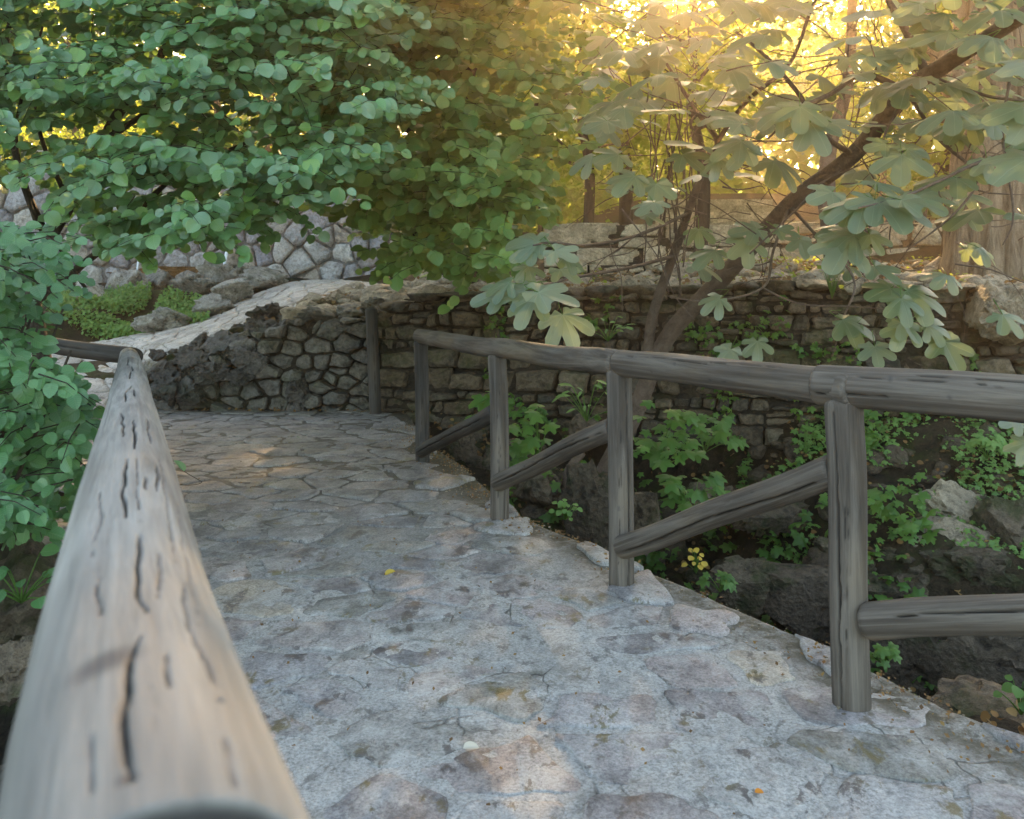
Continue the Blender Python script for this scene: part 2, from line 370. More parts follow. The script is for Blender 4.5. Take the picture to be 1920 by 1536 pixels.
def bank(x, y):
    x = np.asarray(x, float); y = np.asarray(y, float); sh = x.shape; x = x.ravel(); y = y.ravel()
    out = np.zeros(len(x))
    for i in range(0, len(x), 20000):
        d2 = (x[i:i + 20000, None] - CPA[:, 0]) ** 2 + (y[i:i + 20000, None] - CPA[:, 1]) ** 2 + .02
        w_ = d2 ** -2.0; out[i:i + 20000] = (w_ * CPA[:, 2]).sum(1) / w_.sum(1)
    return out.reshape(sh)
# the deck: left and right edges as functions of Y
RE = [G(*q) for q in [(1920, 1388), (1876, 1364), (1789, 1332), (1730, 1302), (1654, 1262), (1563, 1215), (1439, 1164), (1377, 1138), (1307, 1105), (1220, 1072), (1140, 1031), (1060, 1000), (1000, 976), (955, 952), (905, 903), (862, 866), (835, 850)]]
REY = np.array([-3.0, 1.0, 1.7] + [p.y for p in RE] + [8.2, 9.2, 9.95, 10.3]); REX = np.array([2.6, 2.6, 2.1] + [p.x for p in RE] + [-.85, -1.0, -1.15, -1.4])
LEY = np.array([-3.0, 0.2, 6.0, 6.5, 7.2, 8.5, 9.6, 10.3]); LEX = np.array([-.3, -.27, -2.78, -3.3, -6.0, -6.6, -6.4, -4.6])
XR = lambda y: np.interp(y, REY, REX); XL = lambda y: np.interp(y, LEY, LEX)
def zdeck(x, y): return .5 * sstep(-4.0, -5.6, x) * sstep(6.6, 8.2, y)
def terrain(x, y):
    wy = wallY(x); t = wy - y
    pr = np.interp(t, [0, .8, 1.5, 2.1, 2.3, 4], [.12, -.25, -.6, -.78, -1.7, -2.1])
    pm = np.interp(t, [0, .5, 1.5, 2.5, 4], [-.65, -1.25, -1.6, -2.0, -2.1])
    pl = np.interp(t, [0, 1.0, 2.2, 3, 4], [-.1, -.28, -.45, -1.2, -2.0])
    a = sstep(.2, 1.1, x); b = sstep(1.9, 3.0, x)
    rav = pl * (1 - a) + pm * a * (1 - b) + pr * a * b
    near = sstep(4.3, 3.7, y) * sstep(1.0, 1.6, x)            # rocky shelf on the near side
    rav = rav * (1 - near) + (-.52) * near
    nn = sstep(1.2, .2, y); rav = rav * (1 - nn) + (-.12) * nn
    # left of the bridge
    lf = -1.5 + 1.42 * sstep(5.2, 6.3, y) + .5 * sstep(6.5, 9, y) * sstep(-4, -5.6, x)
    lf = lf * (1 - sstep(1.0, -1.5, y)) + (-.1) * sstep(1.0, -1.5, y)
    lf = np.maximum(lf, -1.5 + 1.3 * sstep(-5.5, -9, x))
    mid = (XL(y) + XR(y)) / 2
    low = np.where(x < mid, lf, rav)
    bk = bank(x, y)
    z = np.where(y > np.where(x > -4.3, wy + .14, 9.6), bk, low)
    ins = (x > XL(y) + .05) & (x < XR(y) - .05) & (y < wy + .14)
    z = np.where(ins, np.minimum(z, zdeck(x, y) - .16), z)
    return z
def ground():
    def axis(lo, hi, step, far):
        c = list(np.arange(lo, hi, step)); s = step; v = c[-1]
        while v < far: s *= 1.22; v += s; c.append(v)
        s = step; v = c[0]
        while v > -far: s *= 1.22; v -= s; c.insert(0, v)
        return np.array(c)
    xs = axis(-7, 7, .065, 200); ys = axis(-1, 15, .065, 200)
    X, Y = np.meshgrid(xs, ys); Z = terrain(X, Y)
    rough = np.zeros_like(Z)
    for i in range(len(ys)):
        for j in range(len(xs)):
            x_, y_ = xs[j], ys[i]
            rough[i, j] = fr(x_ * 1.1, y_ * 1.1, 3.1, 5) if (abs(x_) < 9 and y_ < 20) else .3 * fr(x_ * .3, y_ * .3, 3, 2)
    amp = np.where((Y > wallY(X)), .05, .2)
    ins = (X > XL(Y) - .1) & (X < XR(Y) + .1) & (Y < wallY(X) + .14)
    # keep the upper path clear
    Z = Z + np.where(ins, 0, rough * amp)
    n = len(xs); m_ = len(ys)
    I = np.arange(n * m_).reshape(m_, n)
    F = np.stack([I[:-1, :-1], I[:-1, 1:], I[1:, 1:], I[1:, :-1]], -1).reshape(-1, 4)
    me = npmesh('ground', np.stack([X, Y, Z], -1).reshape(-1, 3), F)
    tag(link('ground', me, M['ground']), kind='structure')
ground()

# ------------------------------------------------------------------ polygons: Voronoi cells
def clip(poly, n, c):
    out = []
    for i in range(len(poly)):
        a = poly[i]; b = poly[(i + 1) % len(poly)]
        da = a[0] * n[0] + a[1] * n[1] - c; db = b[0] * n[0] + b[1] * n[1] - c
        if da <= 0: out.append(a)
        if (da < 0 < db) or (db < 0 < da):
            t = da / (da - db); out.append((a[0] + (b[0] - a[0]) * t, a[1] + (b[1] - a[1]) * t))
    return out
def voronoi(seeds, box, ax=1.0):
    """ax: x is squeezed by ax before the distance test, so cells come out wider"""
    sd_ = np.array(seeds, float); q = sd_.copy(); q[:, 0] /= ax
    x0, y0, x1, y1 = box; cells = []
    for i in range(len(q)):
        d = ((q - q[i]) ** 2).sum(1); nb = np.argsort(d)[1:22]
        poly = [(x0 / ax, y0), (x1 / ax, y0), (x1 / ax, y1), (x0 / ax, y1)]
        for j in nb:
            nx, ny = q[j] - q[i]; c = (q[j] @ q[j] - q[i] @ q[i]) / 2
            poly = clip(poly, (nx, ny), c)
            if len(poly) < 3: break
        cells.append([(p[0] * ax, p[1]) for p in poly] if len(poly) >= 3 else None)
    return cells
def area(p): return .5 * abs(sum(p[i][0] * p[(i + 1) % len(p)][1] - p[(i + 1) % len(p)][0] * p[i][1] for i in range(len(p))))
def shape_outline(poly, gap, rounds=1, jit=.0, rs=None):
    """inset by gap, cut corners, jitter"""
    n = len(poly); c = (sum(p[0] for p in poly) / n, sum(p[1] for p in poly) / n)
    # drop tiny edges
    pl = [p for i, p in enumerate(poly) if math.dist(p, poly[(i + 1) % n]) > .012]
    if len(pl) < 3: return None, c
    ins = pl
    m_ = len(pl); sgn = 1 if sum(pl[i][0] * pl[(i + 1) % m_][1] - pl[(i + 1) % m_][0] * pl[i][1] for i in range(m_)) > 0 else -1
    if sgn < 0: pl = pl[::-1]
    ins = list(pl)
    for i in range(m_):
        a, b = pl[i], pl[(i + 1) % m_]; dx, dy = b[0] - a[0], b[1] - a[1]; L = math.hypot(dx, dy) + 1e-9
        nx, ny = dy / L, -dx / L; ins = clip(ins, (nx, ny), nx * a[0] + ny * a[1] - gap)
        if len(ins) < 3: return None, c
    pl = ins
    if area(pl) < .0006: return None, c
    # subdivide long edges and jitter
    out = []
    for i in range(len(pl)):
        a, b = pl[i], pl[(i + 1) % len(pl)]; out.append(a); L = math.dist(a, b)
        k = min(3, int(L / .07))
        for q in range(1, k + 1):
            t = q / (k + 1); out.append((a[0] + (b[0] - a[0]) * t + rs.uniform(-jit, jit), a[1] + (b[1] - a[1]) * t + rs.uniform(-jit, jit)))
    pl = out
    for _ in range(rounds):
        out = []
        for i in range(len(pl)):
            a, b = pl[i], pl[(i + 1) % len(pl)]
            out.append((a[0] * .75 + b[0] * .25, a[1] * .75 + b[1] * .25)); out.append((a[0] * .25 + b[0] * .75, a[1] * .25 + b[1] * .75))
        pl = out
    return pl, c
def stone_mesh(out, c, th, depth, frame, bulge=.25, rough=.0, inner=(.93, .6), seed=0, edge=.65, tilt=(0, 0)):
    """outline in a plane, extruded along h; frame(x,y,h)->world; returns local mesh + origin"""
    k = len(out); V = []; F = []; rings = [(1.0, -depth), (1.0, th * edge), (inner[0], th * (1 + bulge * .3)), (inner[1], th * (1 + bulge * .8))]
    o = frame(c[0], c[1], 0)
    for s_, h in rings:
        for p in out:
            x = c[0] + (p[0] - c[0]) * s_; y = c[1] + (p[1] - c[1]) * s_
            hh = h
            if h > 0:
                hh += rough * mn.noise(Vector((x * 9 + seed, y * 9, seed * 1.7))) + (x - c[0]) * tilt[0] + (y - c[1]) * tilt[1]
            V.append(frame(x, y, hh) - o)
    V.append(frame(c[0], c[1], th * (1 + bulge) + rough * .5 * mn.noise(Vector((seed, 1, 2)))) - o)
    for r_ in range(3):
        for j in range(k): F.append((r_ * k + j, r_ * k + (j + 1) % k, (r_ + 1) * k + (j + 1) % k, (r_ + 1) * k + j))
    for j in range(k): F.append((3 * k + j, 3 * k + (j + 1) % k, 4 * k))
    return V, F, o

def rock(c, size, seed, rough=.35, sub=3, flat=0.0, mat=None, name='rock', parent=None, rot=0.0):
    import bmesh
    bm = bmesh.new(); bmesh.ops.create_icosphere(bm, subdivisions=sub, radius=1.0)
    sx, sy, sz = size
    cr, sr = math.cos(rot), math.sin(rot)
    for v in bm.verts:
        n_ = v.co.normalized(); q = n_ * 1.2 + Vector((seed * 3.17, seed * 1.3, seed * .7))
        d = 1 + rough * .75 * mn.fractal(q, .9, 2.0, 3) + rough * .5 * (abs(mn.noise(q * 2.7)) - .25) + rough * .30 * mn.noise(q * 5) + rough * .22 * mn.noise(q * 11) + rough * .12 * mn.noise(q * 23)
        # planar cuts make it angular
        for cut in range(4):
            dirn = Vector((math.sin(seed * 5 + cut * 2.1), math.cos(seed * 3 + cut * 1.7), math.sin(seed + cut * 2.9))).normalized()
            s_ = (n_ * d).dot(dirn)
            if s_ > .68: d *= .68 / s_
        p = n_ * d; z = p.z
        if flat and z > flat: z = flat + (z - flat) * .25
        x, y = p.x * sx, p.y * sy
        v.co = Vector((x * cr - y * sr, x * sr + y * cr, z * sz))
    for f in bm.faces: f.smooth = True
    me = bpy.data.meshes.new(name); bm.to_mesh(me); bm.free()
    if mat in (M['creek'], M['tufa'], M['tan']): me.polygons.foreach_set('use_smooth', [False] * len(me.polygons))
    return link(name, me, mat or M['boulder'], parent, loc=Vector(c))

# ------------------------------------------------------------------ the path over the bridge
def deck():
    rs = random.Random(3)
    ys = np.concatenate([np.arange(-3, 1.6, .12), np.arange(1.6, 10.34, .028)]); nu = 130
    U = np.linspace(0, 1, nu); rows = []
    for y in ys:
        l, r = XL(y) + .02, XR(y) - .03
        if y > 6.0: xs = l + (r - l) * U
        else: xs = l + (r - l) * U
        for i, x in enumerate(xs):
            z = float(zdeck(x, y)) + .007 * fr(x * 2.3, y * 2.3, 1, 4) + .004 * fr(x * 12, y * 12, 5, 3)
            rows.append((x, y, z))
    V = rows; n = len(ys); F = [(i * nu + j, i * nu + j + 1, (i + 1) * nu + j + 1, (i + 1) * nu + j) for i in range(n - 1) for j in range(nu - 1)]
    # side walls of the bridge
    b = len(V); 
    for i, y in enumerate(ys): V.append((V[i * nu][0], y, -2.3 if y < 6.2 else -.3)); V.append((V[i * nu + nu - 1][0], y, -2.3))
    for i in range(n - 1):
        F.append((b + 2 * i, i * nu, (i + 1) * nu, b + 2 * i + 2)); F.append((i * nu + nu - 1, b + 2 * i + 1, b + 2 * i + 3, (i + 1) * nu + nu - 1))
    VA = np.array(V); ea = np.exp(-((XR(VA[:, 1]) - VA[:, 0] - .12) / .17) ** 2)
    me = npmesh('path', VA, np.array(F), True, {'edge': ea})
    path = link('path', me, M['mortar']); tag(path, kind='structure')
    # flagstones
    seeds = []
    tries = 0
    while len(seeds) < 330 and tries < 40000:
        tries += 1
        y = 1.55 + 8.75 * rs.random() ** 1.0; x = rs.uniform(-6.4, 2.5)
        if not (XL(y) - .05 < x < XR(y) + .05) or y > wallY(x) - .02: continue
        r = rs.choice([.13, .17, .22, .30, .38]) * (1.1 if y < 4 else 1.0)
        if XR(y) - x < .30: r = .26
        if all((x - s[0]) ** 2 + (y - s[1]) ** 2 > ((r + s[2]) / 2) ** 2 for s in seeds): seeds.append((x, y, r))
    cells = voronoi([s[:2] for s in seeds], (-6.6, 1.3, 2.7, 10.5), 1.25)
    k = 0
    for i, (cell, s) in enumerate(zip(cells, seeds)):
        if cell is None: continue
        cell2 = cell
        # keep within the deck edge (a little proud of it on the right)
        pts = []
        for p in cell2:
            x, y = p; xr = float(XR(y)) + rs.uniform(.0, .035); xl = float(XL(y)) + .02
            pts.append((min(max(x, xl), xr), min(y, float(wallY(x)) + .02)))
        edge = XR(s[1]) - s[0] < .3
        gap = rs.uniform(.006, .03) if s[1] > 3.6 else rs.uniform(.012, .035)
        out, c = shape_outline(pts, gap, 1, .026, rs)
        if out is None or area(out) < .006: continue
        far_ = min(max((s[1] - 3.2) / 2.2, 0), 1)
        if not edge and rs.random() < .12 * (1 - far_): continue
        th = rs.uniform(.000, .007) * (1 - far_) + rs.uniform(.001, .011) * far_ + (.010 if edge else 0)
        zz = lambda x, y: float(zdeck(x, y))
        tl = (rs.uniform(-.02, .02), rs.uniform(-.025, .025))
        V, F, o = stone_mesh(out, c, th, .02, lambda x, y, h: Vector((x, y, zz(x, y) + h)), .12, .006, (.955, .6), i * 1.37, .55, tl)
        link('flagstone', pymesh('flagstone', V, F, True), M['flag'], path, loc=o)
    return path
deck()

def upper_path():
    A, _ = catmull([a for a, b in UP], [0] * len(UP), 12); B, _ = catmull([b for a, b in UP], [0] * len(UP), 12)
    nu = 24; V = []
    for i in range(len(A)):
        for j in range(nu):
            p = A[i].lerp(B[i], j / (nu - 1)); p.z += .012 * fr(p.x * 2, p.y * 2, 2, 3); V.append(p)
    F = [(i * nu + j, i * nu + j + 1, (i + 1) * nu + j + 1, (i + 1) * nu + j) for i in range(len(A) - 1) for j in range(nu - 1)]
    b_ = len(V)
    for i in range(len(A)): V.append(V[i * nu] + Vector((0, 0, -.5)))
    for i in range(len(A) - 1): F.append((b_ + i, i * nu, (i + 1) * nu, b_ + i + 1))
    me = pymesh('path', V, F); o = link('path', me, M['mortar_up']); tag(o, kind='structure')
    rs = random.Random(9); seeds = []
    nA = len(A) - 1
    def f(u, v, h):
        u = min(max(u, 0), .999) * nA; i = int(u); t = u - i
        a = A[i].lerp(A[i + 1], t); b = B[i].lerp(B[i + 1], t); p = a.lerp(b, v); return Vector((p.x, p.y, p.z + h + .012 * fr(p.x * 2, p.y * 2, 2, 3)))
    L = 9.0; W_ = 2.0
    while len(seeds) < 100:
        x, y = rs.uniform(0, L), rs.uniform(0, W_)
        if all((x - s[0]) ** 2 + (y - s[1]) ** 2 > .075 for s in seeds): seeds.append((x, y))
        elif rs.random() < .001: break
    for i, cell in enumerate(voronoi(seeds, (0, 0, L, W_))):
        if cell is None: continue
        out, c = shape_outline(cell, .02, 1, .015, rs)
        if out is None: continue
        V, F, oo = stone_mesh(out, c, .016, .02, lambda x, y, h: f(x / L, y / W_, h), .1, .006, (.94, .6), i, .55)
        if i % 1 == 0: link('flagstone', pymesh('flagstone', V, F), M['flag_up'], o, loc=oo)
upper_path()

# ------------------------------------------------------------------ walls of rubble stones
def wall(name, label, line, zb, zt, cell, ax, mat, backing, proud=(.02, .08), gap=(.008, .02), seed=1, thick=.3, top=None, bulge=.5, skip=None, nmax=290, skew=.85, coursed=False, flat=False):
    rs = random.Random(seed)
    pts = [Vector((p[0], p[1], 0)) for p in line]; cum = [0]
    for a, b in zip(pts, pts[1:]): cum.append(cum[-1] + (b - a).length)
    L = cum[-1]
    def at(s):
        s = min(max(s, 0), L - 1e-6); i = max(j for j in range(len(pts) - 1) if cum[j] <= s)
        t = (pts[i + 1] - pts[i]).normalized(); p = pts[i] + t * (s - cum[i]); return p, t
    def frame(s, z, h):
        p, _ = at(s); t = (at(s + .25)[0] - at(s - .25)[0]).normalized(); n = Vector((t.y, -t.x, 0)); return Vector((p.x, p.y, z)) + n * h
    zbf = zb if callable(zb) else (lambda s: zb); ztf = zt if callable(zt) else (lambda s: zt)
    root = empty(name, frame(L / 2, zbf(L / 2), 0), label, 'stone wall')
    # backing block
    ns = max(4, int(L / .15)); V = []; F = []; nz = 8
    for i in range(ns + 1):
        s = L * i / ns
        for j in range(nz + 1):
            z = zbf(s) + (ztf(s) - .05 - zbf(s)) * j / nz; V.append(frame(s, z, .012 * mn.noise(Vector((s * 3, z * 3, seed)))))
        V.append(frame(s, ztf(s) - .05, -thick)); V.append(frame(s, zbf(s), -thick))
    q = nz + 3
    for i in range(ns):
        for j in range(q):
            a = i * q + j; b_ = i * q + (j + 1) % q; F.append((a, (i + 1) * q + j, (i + 1) * q + (j + 1) % q, b_))
    F.append(tuple(range(q))); F.append(tuple(ns * q + j for j in range(q - 1, -1, -1)))
    mm = MM(); mm.add(V, F); mm.build('wall_core', M[backing], root)
    zmin = min(zbf(L * i / 20) for i in range(21)); zmax = max(ztf(L * i / 20) for i in range(21))
    seeds = []; t = 0
    z = zmin + cell * .3
    while z < zmax + cell:
        x = rs.uniform(0, cell * ax); rowh = cell * rs.uniform(.7, 1.2)
        while x < L + cell:
            wd = cell * ax * rs.choice([.5, .8, 1, 1.35, 1.9]); seeds.append((x + wd / 2, z + rs.uniform(-.3, .3) * cell * skew)); x += wd
        z += rowh
    cells = None
    if coursed:
        rows = [zmin]
        while rows[-1] < zmax: rows.append(rows[-1] + cell * rs.choice([.6, .75, .95, 1.2, 1.5]))
        wav = lambda r, s_: rows[r] + cell * .32 * mn.noise(Vector((s_ * 1.6, r * 3.1, seed))) + (cell * .12 * mn.noise(Vector((s_ * 6, r * 5.1, seed))))
        cells = []; seeds = []
        for r_ in range(len(rows) - 1):
            s0 = -rs.uniform(0, cell); hgt = rows[r_ + 1] - rows[r_]; sl0 = 0
            while s0 < L:
                w0 = max(hgt * rs.uniform(.8, 2.6), .13) * (ax / 1.4); s1 = s0 + w0; sl1 = rs.uniform(-.22, .22) * hgt
                b0, b1, t0_, t1_ = s0 - sl0, s1 - sl1, s0 + sl0, s1 + sl1
                poly = [(b0, wav(r_, b0)), ((b0 + b1) / 2, wav(r_, (b0 + b1) / 2)), (b1, wav(r_, b1)), (t1_, wav(r_ + 1, t1_)), ((t0_ + t1_) / 2, wav(r_ + 1, (t0_ + t1_) / 2) + rs.uniform(-.015, .015)), (t0_, wav(r_ + 1, t0_))]
                if rs.random() < .16 and hgt > cell * .9:
                    q = rs.uniform(.35, .65); m0 = ((b0 * (1 - q) + t0_ * q), wav(r_, b0) * (1 - q) + wav(r_ + 1, t0_) * q); m1 = ((b1 * (1 - q) + t1_ * q), wav(r_, b1) * (1 - q) + wav(r_ + 1, t1_) * q)
                    cells += [[poly[0], poly[1], poly[2], m1, m0], [m0, m1, poly[3], poly[4], poly[5]]]; seeds += [(s0, rows[r_])] * 2
                else: cells.append(poly); seeds.append((s0, rows[r_]))
                s0 = s1; sl0 = sl1
    if cells is None: cells = voronoi(seeds, (-.05, zmin, L + .05, zmax), ax)
    n = 0; rest = MM()
    for i, (c_, s_) in enumerate(zip(cells, seeds)):
        if c_ is None: continue
        if skip and skip(*s_): continue
        c2 = [(p[0], min(max(p[1], zbf(p[0])), ztf(p[0]) + rs.uniform(-.03, .03))) for p in c_]
        out, c = shape_outline(c2, rs.uniform(*gap), 1, .012, rs)
        if out is None or area(out) < .0022: continue
        th = rs.uniform(*proud)
        V, F, o = stone_mesh(out, c, th, .03, frame, bulge * rs.uniform(.2, .9), .045, (.9, .55), i * 1.91 + seed, .5, (rs.uniform(-.25, .25), rs.uniform(-.25, .25)))
        if n < nmax: link('stone', pymesh('stone', V, F, not (coursed or flat)), M[mat], root, loc=o)
        else: rest.add([v + o for v in V], F)
        n += 1
    if rest.V: tag(rest.build('small_stones', M[mat], root, not coursed), kind='stuff')
    return root, frame, L
# wall beside the upper path (left part of the far wall)
ztop = lambda s: float(np.interp(s, [0, .5, .95, 1.3, 1.8, 2.3, 2.7, 2.8], [.36, .64, .82, .94, 1.08, 1.10, 1.12, 1.15]))
pw, pwf, pwl = wall('stone_wall', 'low dark stone wall across the end of the path, capped with pitted rocks', [(-4.4, 10.42), (-2.89, 10.35), (-1.62, 10.3)], -.1, ztop, .175, 1.5, 'pathwall', 'backing', (.02, .15), (.004, .02), 4, .35, coursed=False, flat=True, bulge=.6, skew=1.3)
# tufa rocks along its left part and its top
rs = random.Random(5)
for px, py, d, sx, sy, sz in [(318, 722, 10.25, .24, .2, .26), (305, 682, 10.35, .2, .2, .17), (365, 662, 10.4, .25, .24, .19), (395, 700, 10.25, .22, .17, .17), (430, 632, 10.45, .27, .24, .19), (470, 655, 10.3, .27, .2, .2), (500, 612, 10.5, .28, .24, .17), (450, 690, 10.25, .2, .15, .12), (545, 600, 10.5, .22, .22, .16),
                              (355, 735, 10.2, .2, .16, .2), (600, 592, 10.5, .24, .24, .13), (655, 588, 10.55, .22, .22, .13), (740, 583, 10.5, .28, .24, .14), (705, 578, 10.7, .2, .2, .13), (510, 575, 10.9, .24, .22, .14), (560, 735, 10.25, .24, .15, .22), (640, 612, 10.35, .2, .15, .1), (345, 665, 10.6, .16, .14, .10), (405, 640, 10.6, .15, .13, .08), (520, 600, 10.7, .18, .14, .09), (590, 585, 10.8, .2, .16, .1)]:
    rock(P(px, py + (16 if px < 590 and py < 700 else 0), d), (sx, sy, sz * .9), px * .013, .8, 4, 0, M['tufa'] if px < 590 else M['pathwall'], 'capping_rock', pw, rs.uniform(0, 3))
Ac, _ = catmull([a for a, b in UP], [0] * len(UP), 12); rq = random.Random(88)
for i in range(17, 66):
    if i % 3 and i < 56: continue
    p = Ac[i] + Vector((rq.uniform(-.05, .08), rq.uniform(-.16, -.04), rq.uniform(-.06, -.01))); s_ = rq.uniform(.07, .13)
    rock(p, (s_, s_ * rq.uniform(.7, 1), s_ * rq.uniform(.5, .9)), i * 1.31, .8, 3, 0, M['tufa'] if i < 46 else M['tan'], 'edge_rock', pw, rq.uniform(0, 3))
# the ravine wall
line = [(-1.62, 10.3), (-.67, 10.0), (.81, 9.6), (2.95, 9.0), (4.9, 8.4), (6.2, 8.2)]
zt2 = lambda s: float(np.interp(s, [0, .3, 1.0, 2.5, 4.7, 6.7, 9.2], [1.14, 1.3, 1.33, 1.36, 1.42, 1.36, 1.3]))
zb2 = lambda s: float(np.interp(s, [0, 1, 2, 3, 4.2, 5, 6.7, 9.2], [-.35, -.45, -.35, -.2, -.25, -.1, -.1, 0]))
rw, rwf, rwl = wall('stone_wall', 'long dry stone wall of brown blocks on the far side of the ravine', line, zb2, zt2, .16, 1.35, 'wallstone', 'backing', (.0, .15), (.003, .022), 11, .35, nmax=298, coursed=True)
# capping slabs
s = .1; i = 0
while s < 7.8:
    wdt = rs.uniform(.28, .6); p = rwf(s + wdt / 2, zt2(s) + .03, -.08)
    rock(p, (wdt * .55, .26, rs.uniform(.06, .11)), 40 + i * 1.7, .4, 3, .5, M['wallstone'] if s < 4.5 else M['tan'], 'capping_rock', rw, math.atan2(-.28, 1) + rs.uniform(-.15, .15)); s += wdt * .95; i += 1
# the polygonal masonry wall at the back
bl = [P(-120, 500, 16.5), P(300, 500, 17.2), P(745, 500, 17.6)]
wall('stone_wall', 'tall grey mortared wall of large polygonal stones behind the left foliage', [(p.x, p.y) for p in bl], 1.3, 3.9, .36, 1.0, 'backstone', 'mortar_back', (.03, .09), (.012, .028), 21, .5, bulge=.7, skew=1.5)

# ------------------------------------------------------------------ logs
def ends_(v, L): return min(v * L, (1 - v) * L)
def log(name, a, b, r, mat, parent, nu=24, nv=40, bend=0.0, cracks=(), knots=(), seed=0, path=None, rfun=None, vpow=1.0, capdark=False):
    """log from a to b; local Z runs along it. cracks: list of (points [(v, theta)], width, depth)"""
    a = Vector(a); b = Vector(b); ax = b - a; L = ax.length
    q = ax.to_track_quat('Z', 'Y'); mat4 = q.to_matrix().to_4x4(); mat4.translation = a
    inv = mat4.inverted()
    vs = np.linspace(0, 1, nv) ** vpow; th = np.linspace(0, 2 * np.pi, nu, endpoint=False)
    V = np.zeros((nv, nu, 3)); crk = np.zeros((nv, nu)); kn = np.zeros((nv, nu))
    for i, v in enumerate(vs):
        c = Vector((0, 0, L * v))
        if path is not None: c = inv @ path(v)
        if name != 'wooden_post' and mat != 'wood_near': c = c + Vector((mn.noise(Vector((v * L * 1.6, seed, 0))), mn.noise(Vector((v * L * 1.6, seed, 7))), 0)) * .012 * min(1, ends_(v, L) * 6)
        ends = min(v * L, (1 - v) * L); rr = (rfun(v) if rfun else r) 
        edge = .006 if capdark else .018
        if ends < edge: rr *= (.97 if capdark else .86) + (.03 if capdark else .14) * math.sqrt(max(0, 1 - (1 - ends / edge) ** 2))
        for j, t in enumerate(th):
            ct, st = math.cos(t), math.sin(t)
            d = rr * (1 + .035 * fr(ct * .9 + seed, st * .9, c.z * .8, 3) + .01 * mn.noise(Vector((ct * 6 + seed, st * 6, c.z * 4))))
            V[i, j] = (c.x + ct * d, c.y + st * d, c.z)
    zz = V[:, :, 2]; TH = np.broadcast_to(th, (nv, nu))
    for pts, wd, dp in cracks:
        pv = np.array([p[0] * L for p in pts]); pt = np.array([p[1] for p in pts])
        ct = np.interp(zz, pv, pt); nzs = np.array([mn.fractal(Vector((z * 9, seed + pt[0], 0)), 1, 2, 3) for z in zz[:, 0]])[:, None]
        ct = ct + nzs * .06
        dt = np.abs((TH - ct + np.pi) % (2 * np.pi) - np.pi) * r
        endf = np.clip(np.minimum(zz - pv[0], pv[-1] - zz) / (.25 * (pv[-1] - pv[0])), 0, 1) ** .6
        w_ = np.maximum(wd * (.55 if mat == 'wood_near' else .55) * endf * (1 + .3 * nzs), 1e-5)
        g = np.clip(1.3 - dt / w_, 0, 1) * (zz > pv[0]) * (zz < pv[-1])
        crk = np.maximum(crk, g * min(1, .35 + dp / .014))
        rad = V[:, :, :2]; 
        sc = 1 - g * dp / r
        cen = V[:, :, :2].mean(1, keepdims=True); V[:, :, :2] = cen + (rad - cen) * sc[:, :, None]
    for v0, t0, lw, lh, tl in knots:
        dz = zz - v0 * L; dt = ((TH - t0 + np.pi) % (2 * np.pi) - np.pi) * r
        u = dt * math.cos(tl) + dz * math.sin(tl); w2 = -dt * math.sin(tl) + dz * math.cos(tl)
        kn = np.maximum(kn, np.clip(1.5 - 1.3 * np.sqrt((u / lw) ** 2 + (w2 / lh) ** 2), 0, 1))
    n = nu * nv; VV = V.reshape(-1, 3); ci = .93 if capdark else .55
    c0 = V[0].mean(0); c1 = V[-1].mean(0)
    VV = np.vstack([VV, V[0] * ci + c0 * (1 - ci), V[-1] * ci + c1 * (1 - ci), c0, c1])
    F = []
    I = np.arange(n).reshape(nv, nu)
    J = np.roll(I, -1, 1); Fq = np.stack([I[:-1], J[:-1], J[1:], I[1:]], -1).reshape(-1, 4)
    A = np.arange(nu); B = np.roll(A, -1)
    cap0 = np.stack([B, A, n + A, n + B], -1); cap1 = np.stack([(nv - 1) * nu + A, (nv - 1) * nu + B, n + nu + B, n + nu + A], -1)
    tri0 = np.stack([n + B, n + A, np.full(nu, n + 2 * nu), np.full(nu, n + 2 * nu)], -1)
    F = np.vstack([Fq, cap0, cap1])
    cr = np.concatenate([crk.ravel(), np.full(2 * nu + 2, .85 if capdark else 0)]); kk = np.concatenate([kn.ravel(), np.full(2 * nu + 2, .6 if capdark else .2)])  # capdark paints the shade of the cut ends into crack and knot
    # close the caps with small fans of triangles written as a second mesh chunk
    me = bpy.data.meshes.new(name)
    tris = [(int(n + B[i]), int(n + A[i]), n + 2 * nu) for i in range(nu)] + [(int(n + nu + A[i]), int(n + nu + B[i]), n + 2 * nu + 1) for i in range(nu)]
    faces = F.tolist() + tris
    me.from_pydata(VV.tolist(), [], faces)
    sm = np.ones(len(faces), bool); sm[len(Fq):] = False; me.polygons.foreach_set('use_smooth', sm)
    for an, av in (('crack', cr), ('knot', kk)):
        at_ = me.attributes.new(an, 'FLOAT', 'POINT'); at_.data.foreach_set('value', av.astype(np.float32))
    me.update()
    o = bpy.data.objects.new(name, me); COL.objects.link(o); me.materials.append(M[mat])
    o.matrix_local = mat4
    if parent is not None: o.parent = parent; o.location = a - parent.location
    return o

# left railing (rail passes just under the camera)
LR = [(-.1115, .283, 1.052), (-.185, .436, 1.046), (-.266, .614, 1.036), (-.415, .957, 1.026), (-.59, 1.36, 1.014), (-1.04, 2.4, .978), (-1.79, 4.13, .95), (-2.70, 6.2, .89)]
LRv = [Vector(p) for p in LR]; cumL = [0]
for a, b in zip(LRv, LRv[1:]): cumL.append(cumL[-1] + (b - a).length)
def lpath(v):
    s = v * cumL[-1]; return Vector([float(np.interp(s, cumL, [p[i] for p in LRv])) for i in range(3)])
left = empty('wooden_railing', (-1.04, 2.4, 0), 'grey log railing on the left, its cracked pale handrail filling the lower left', 'railing')
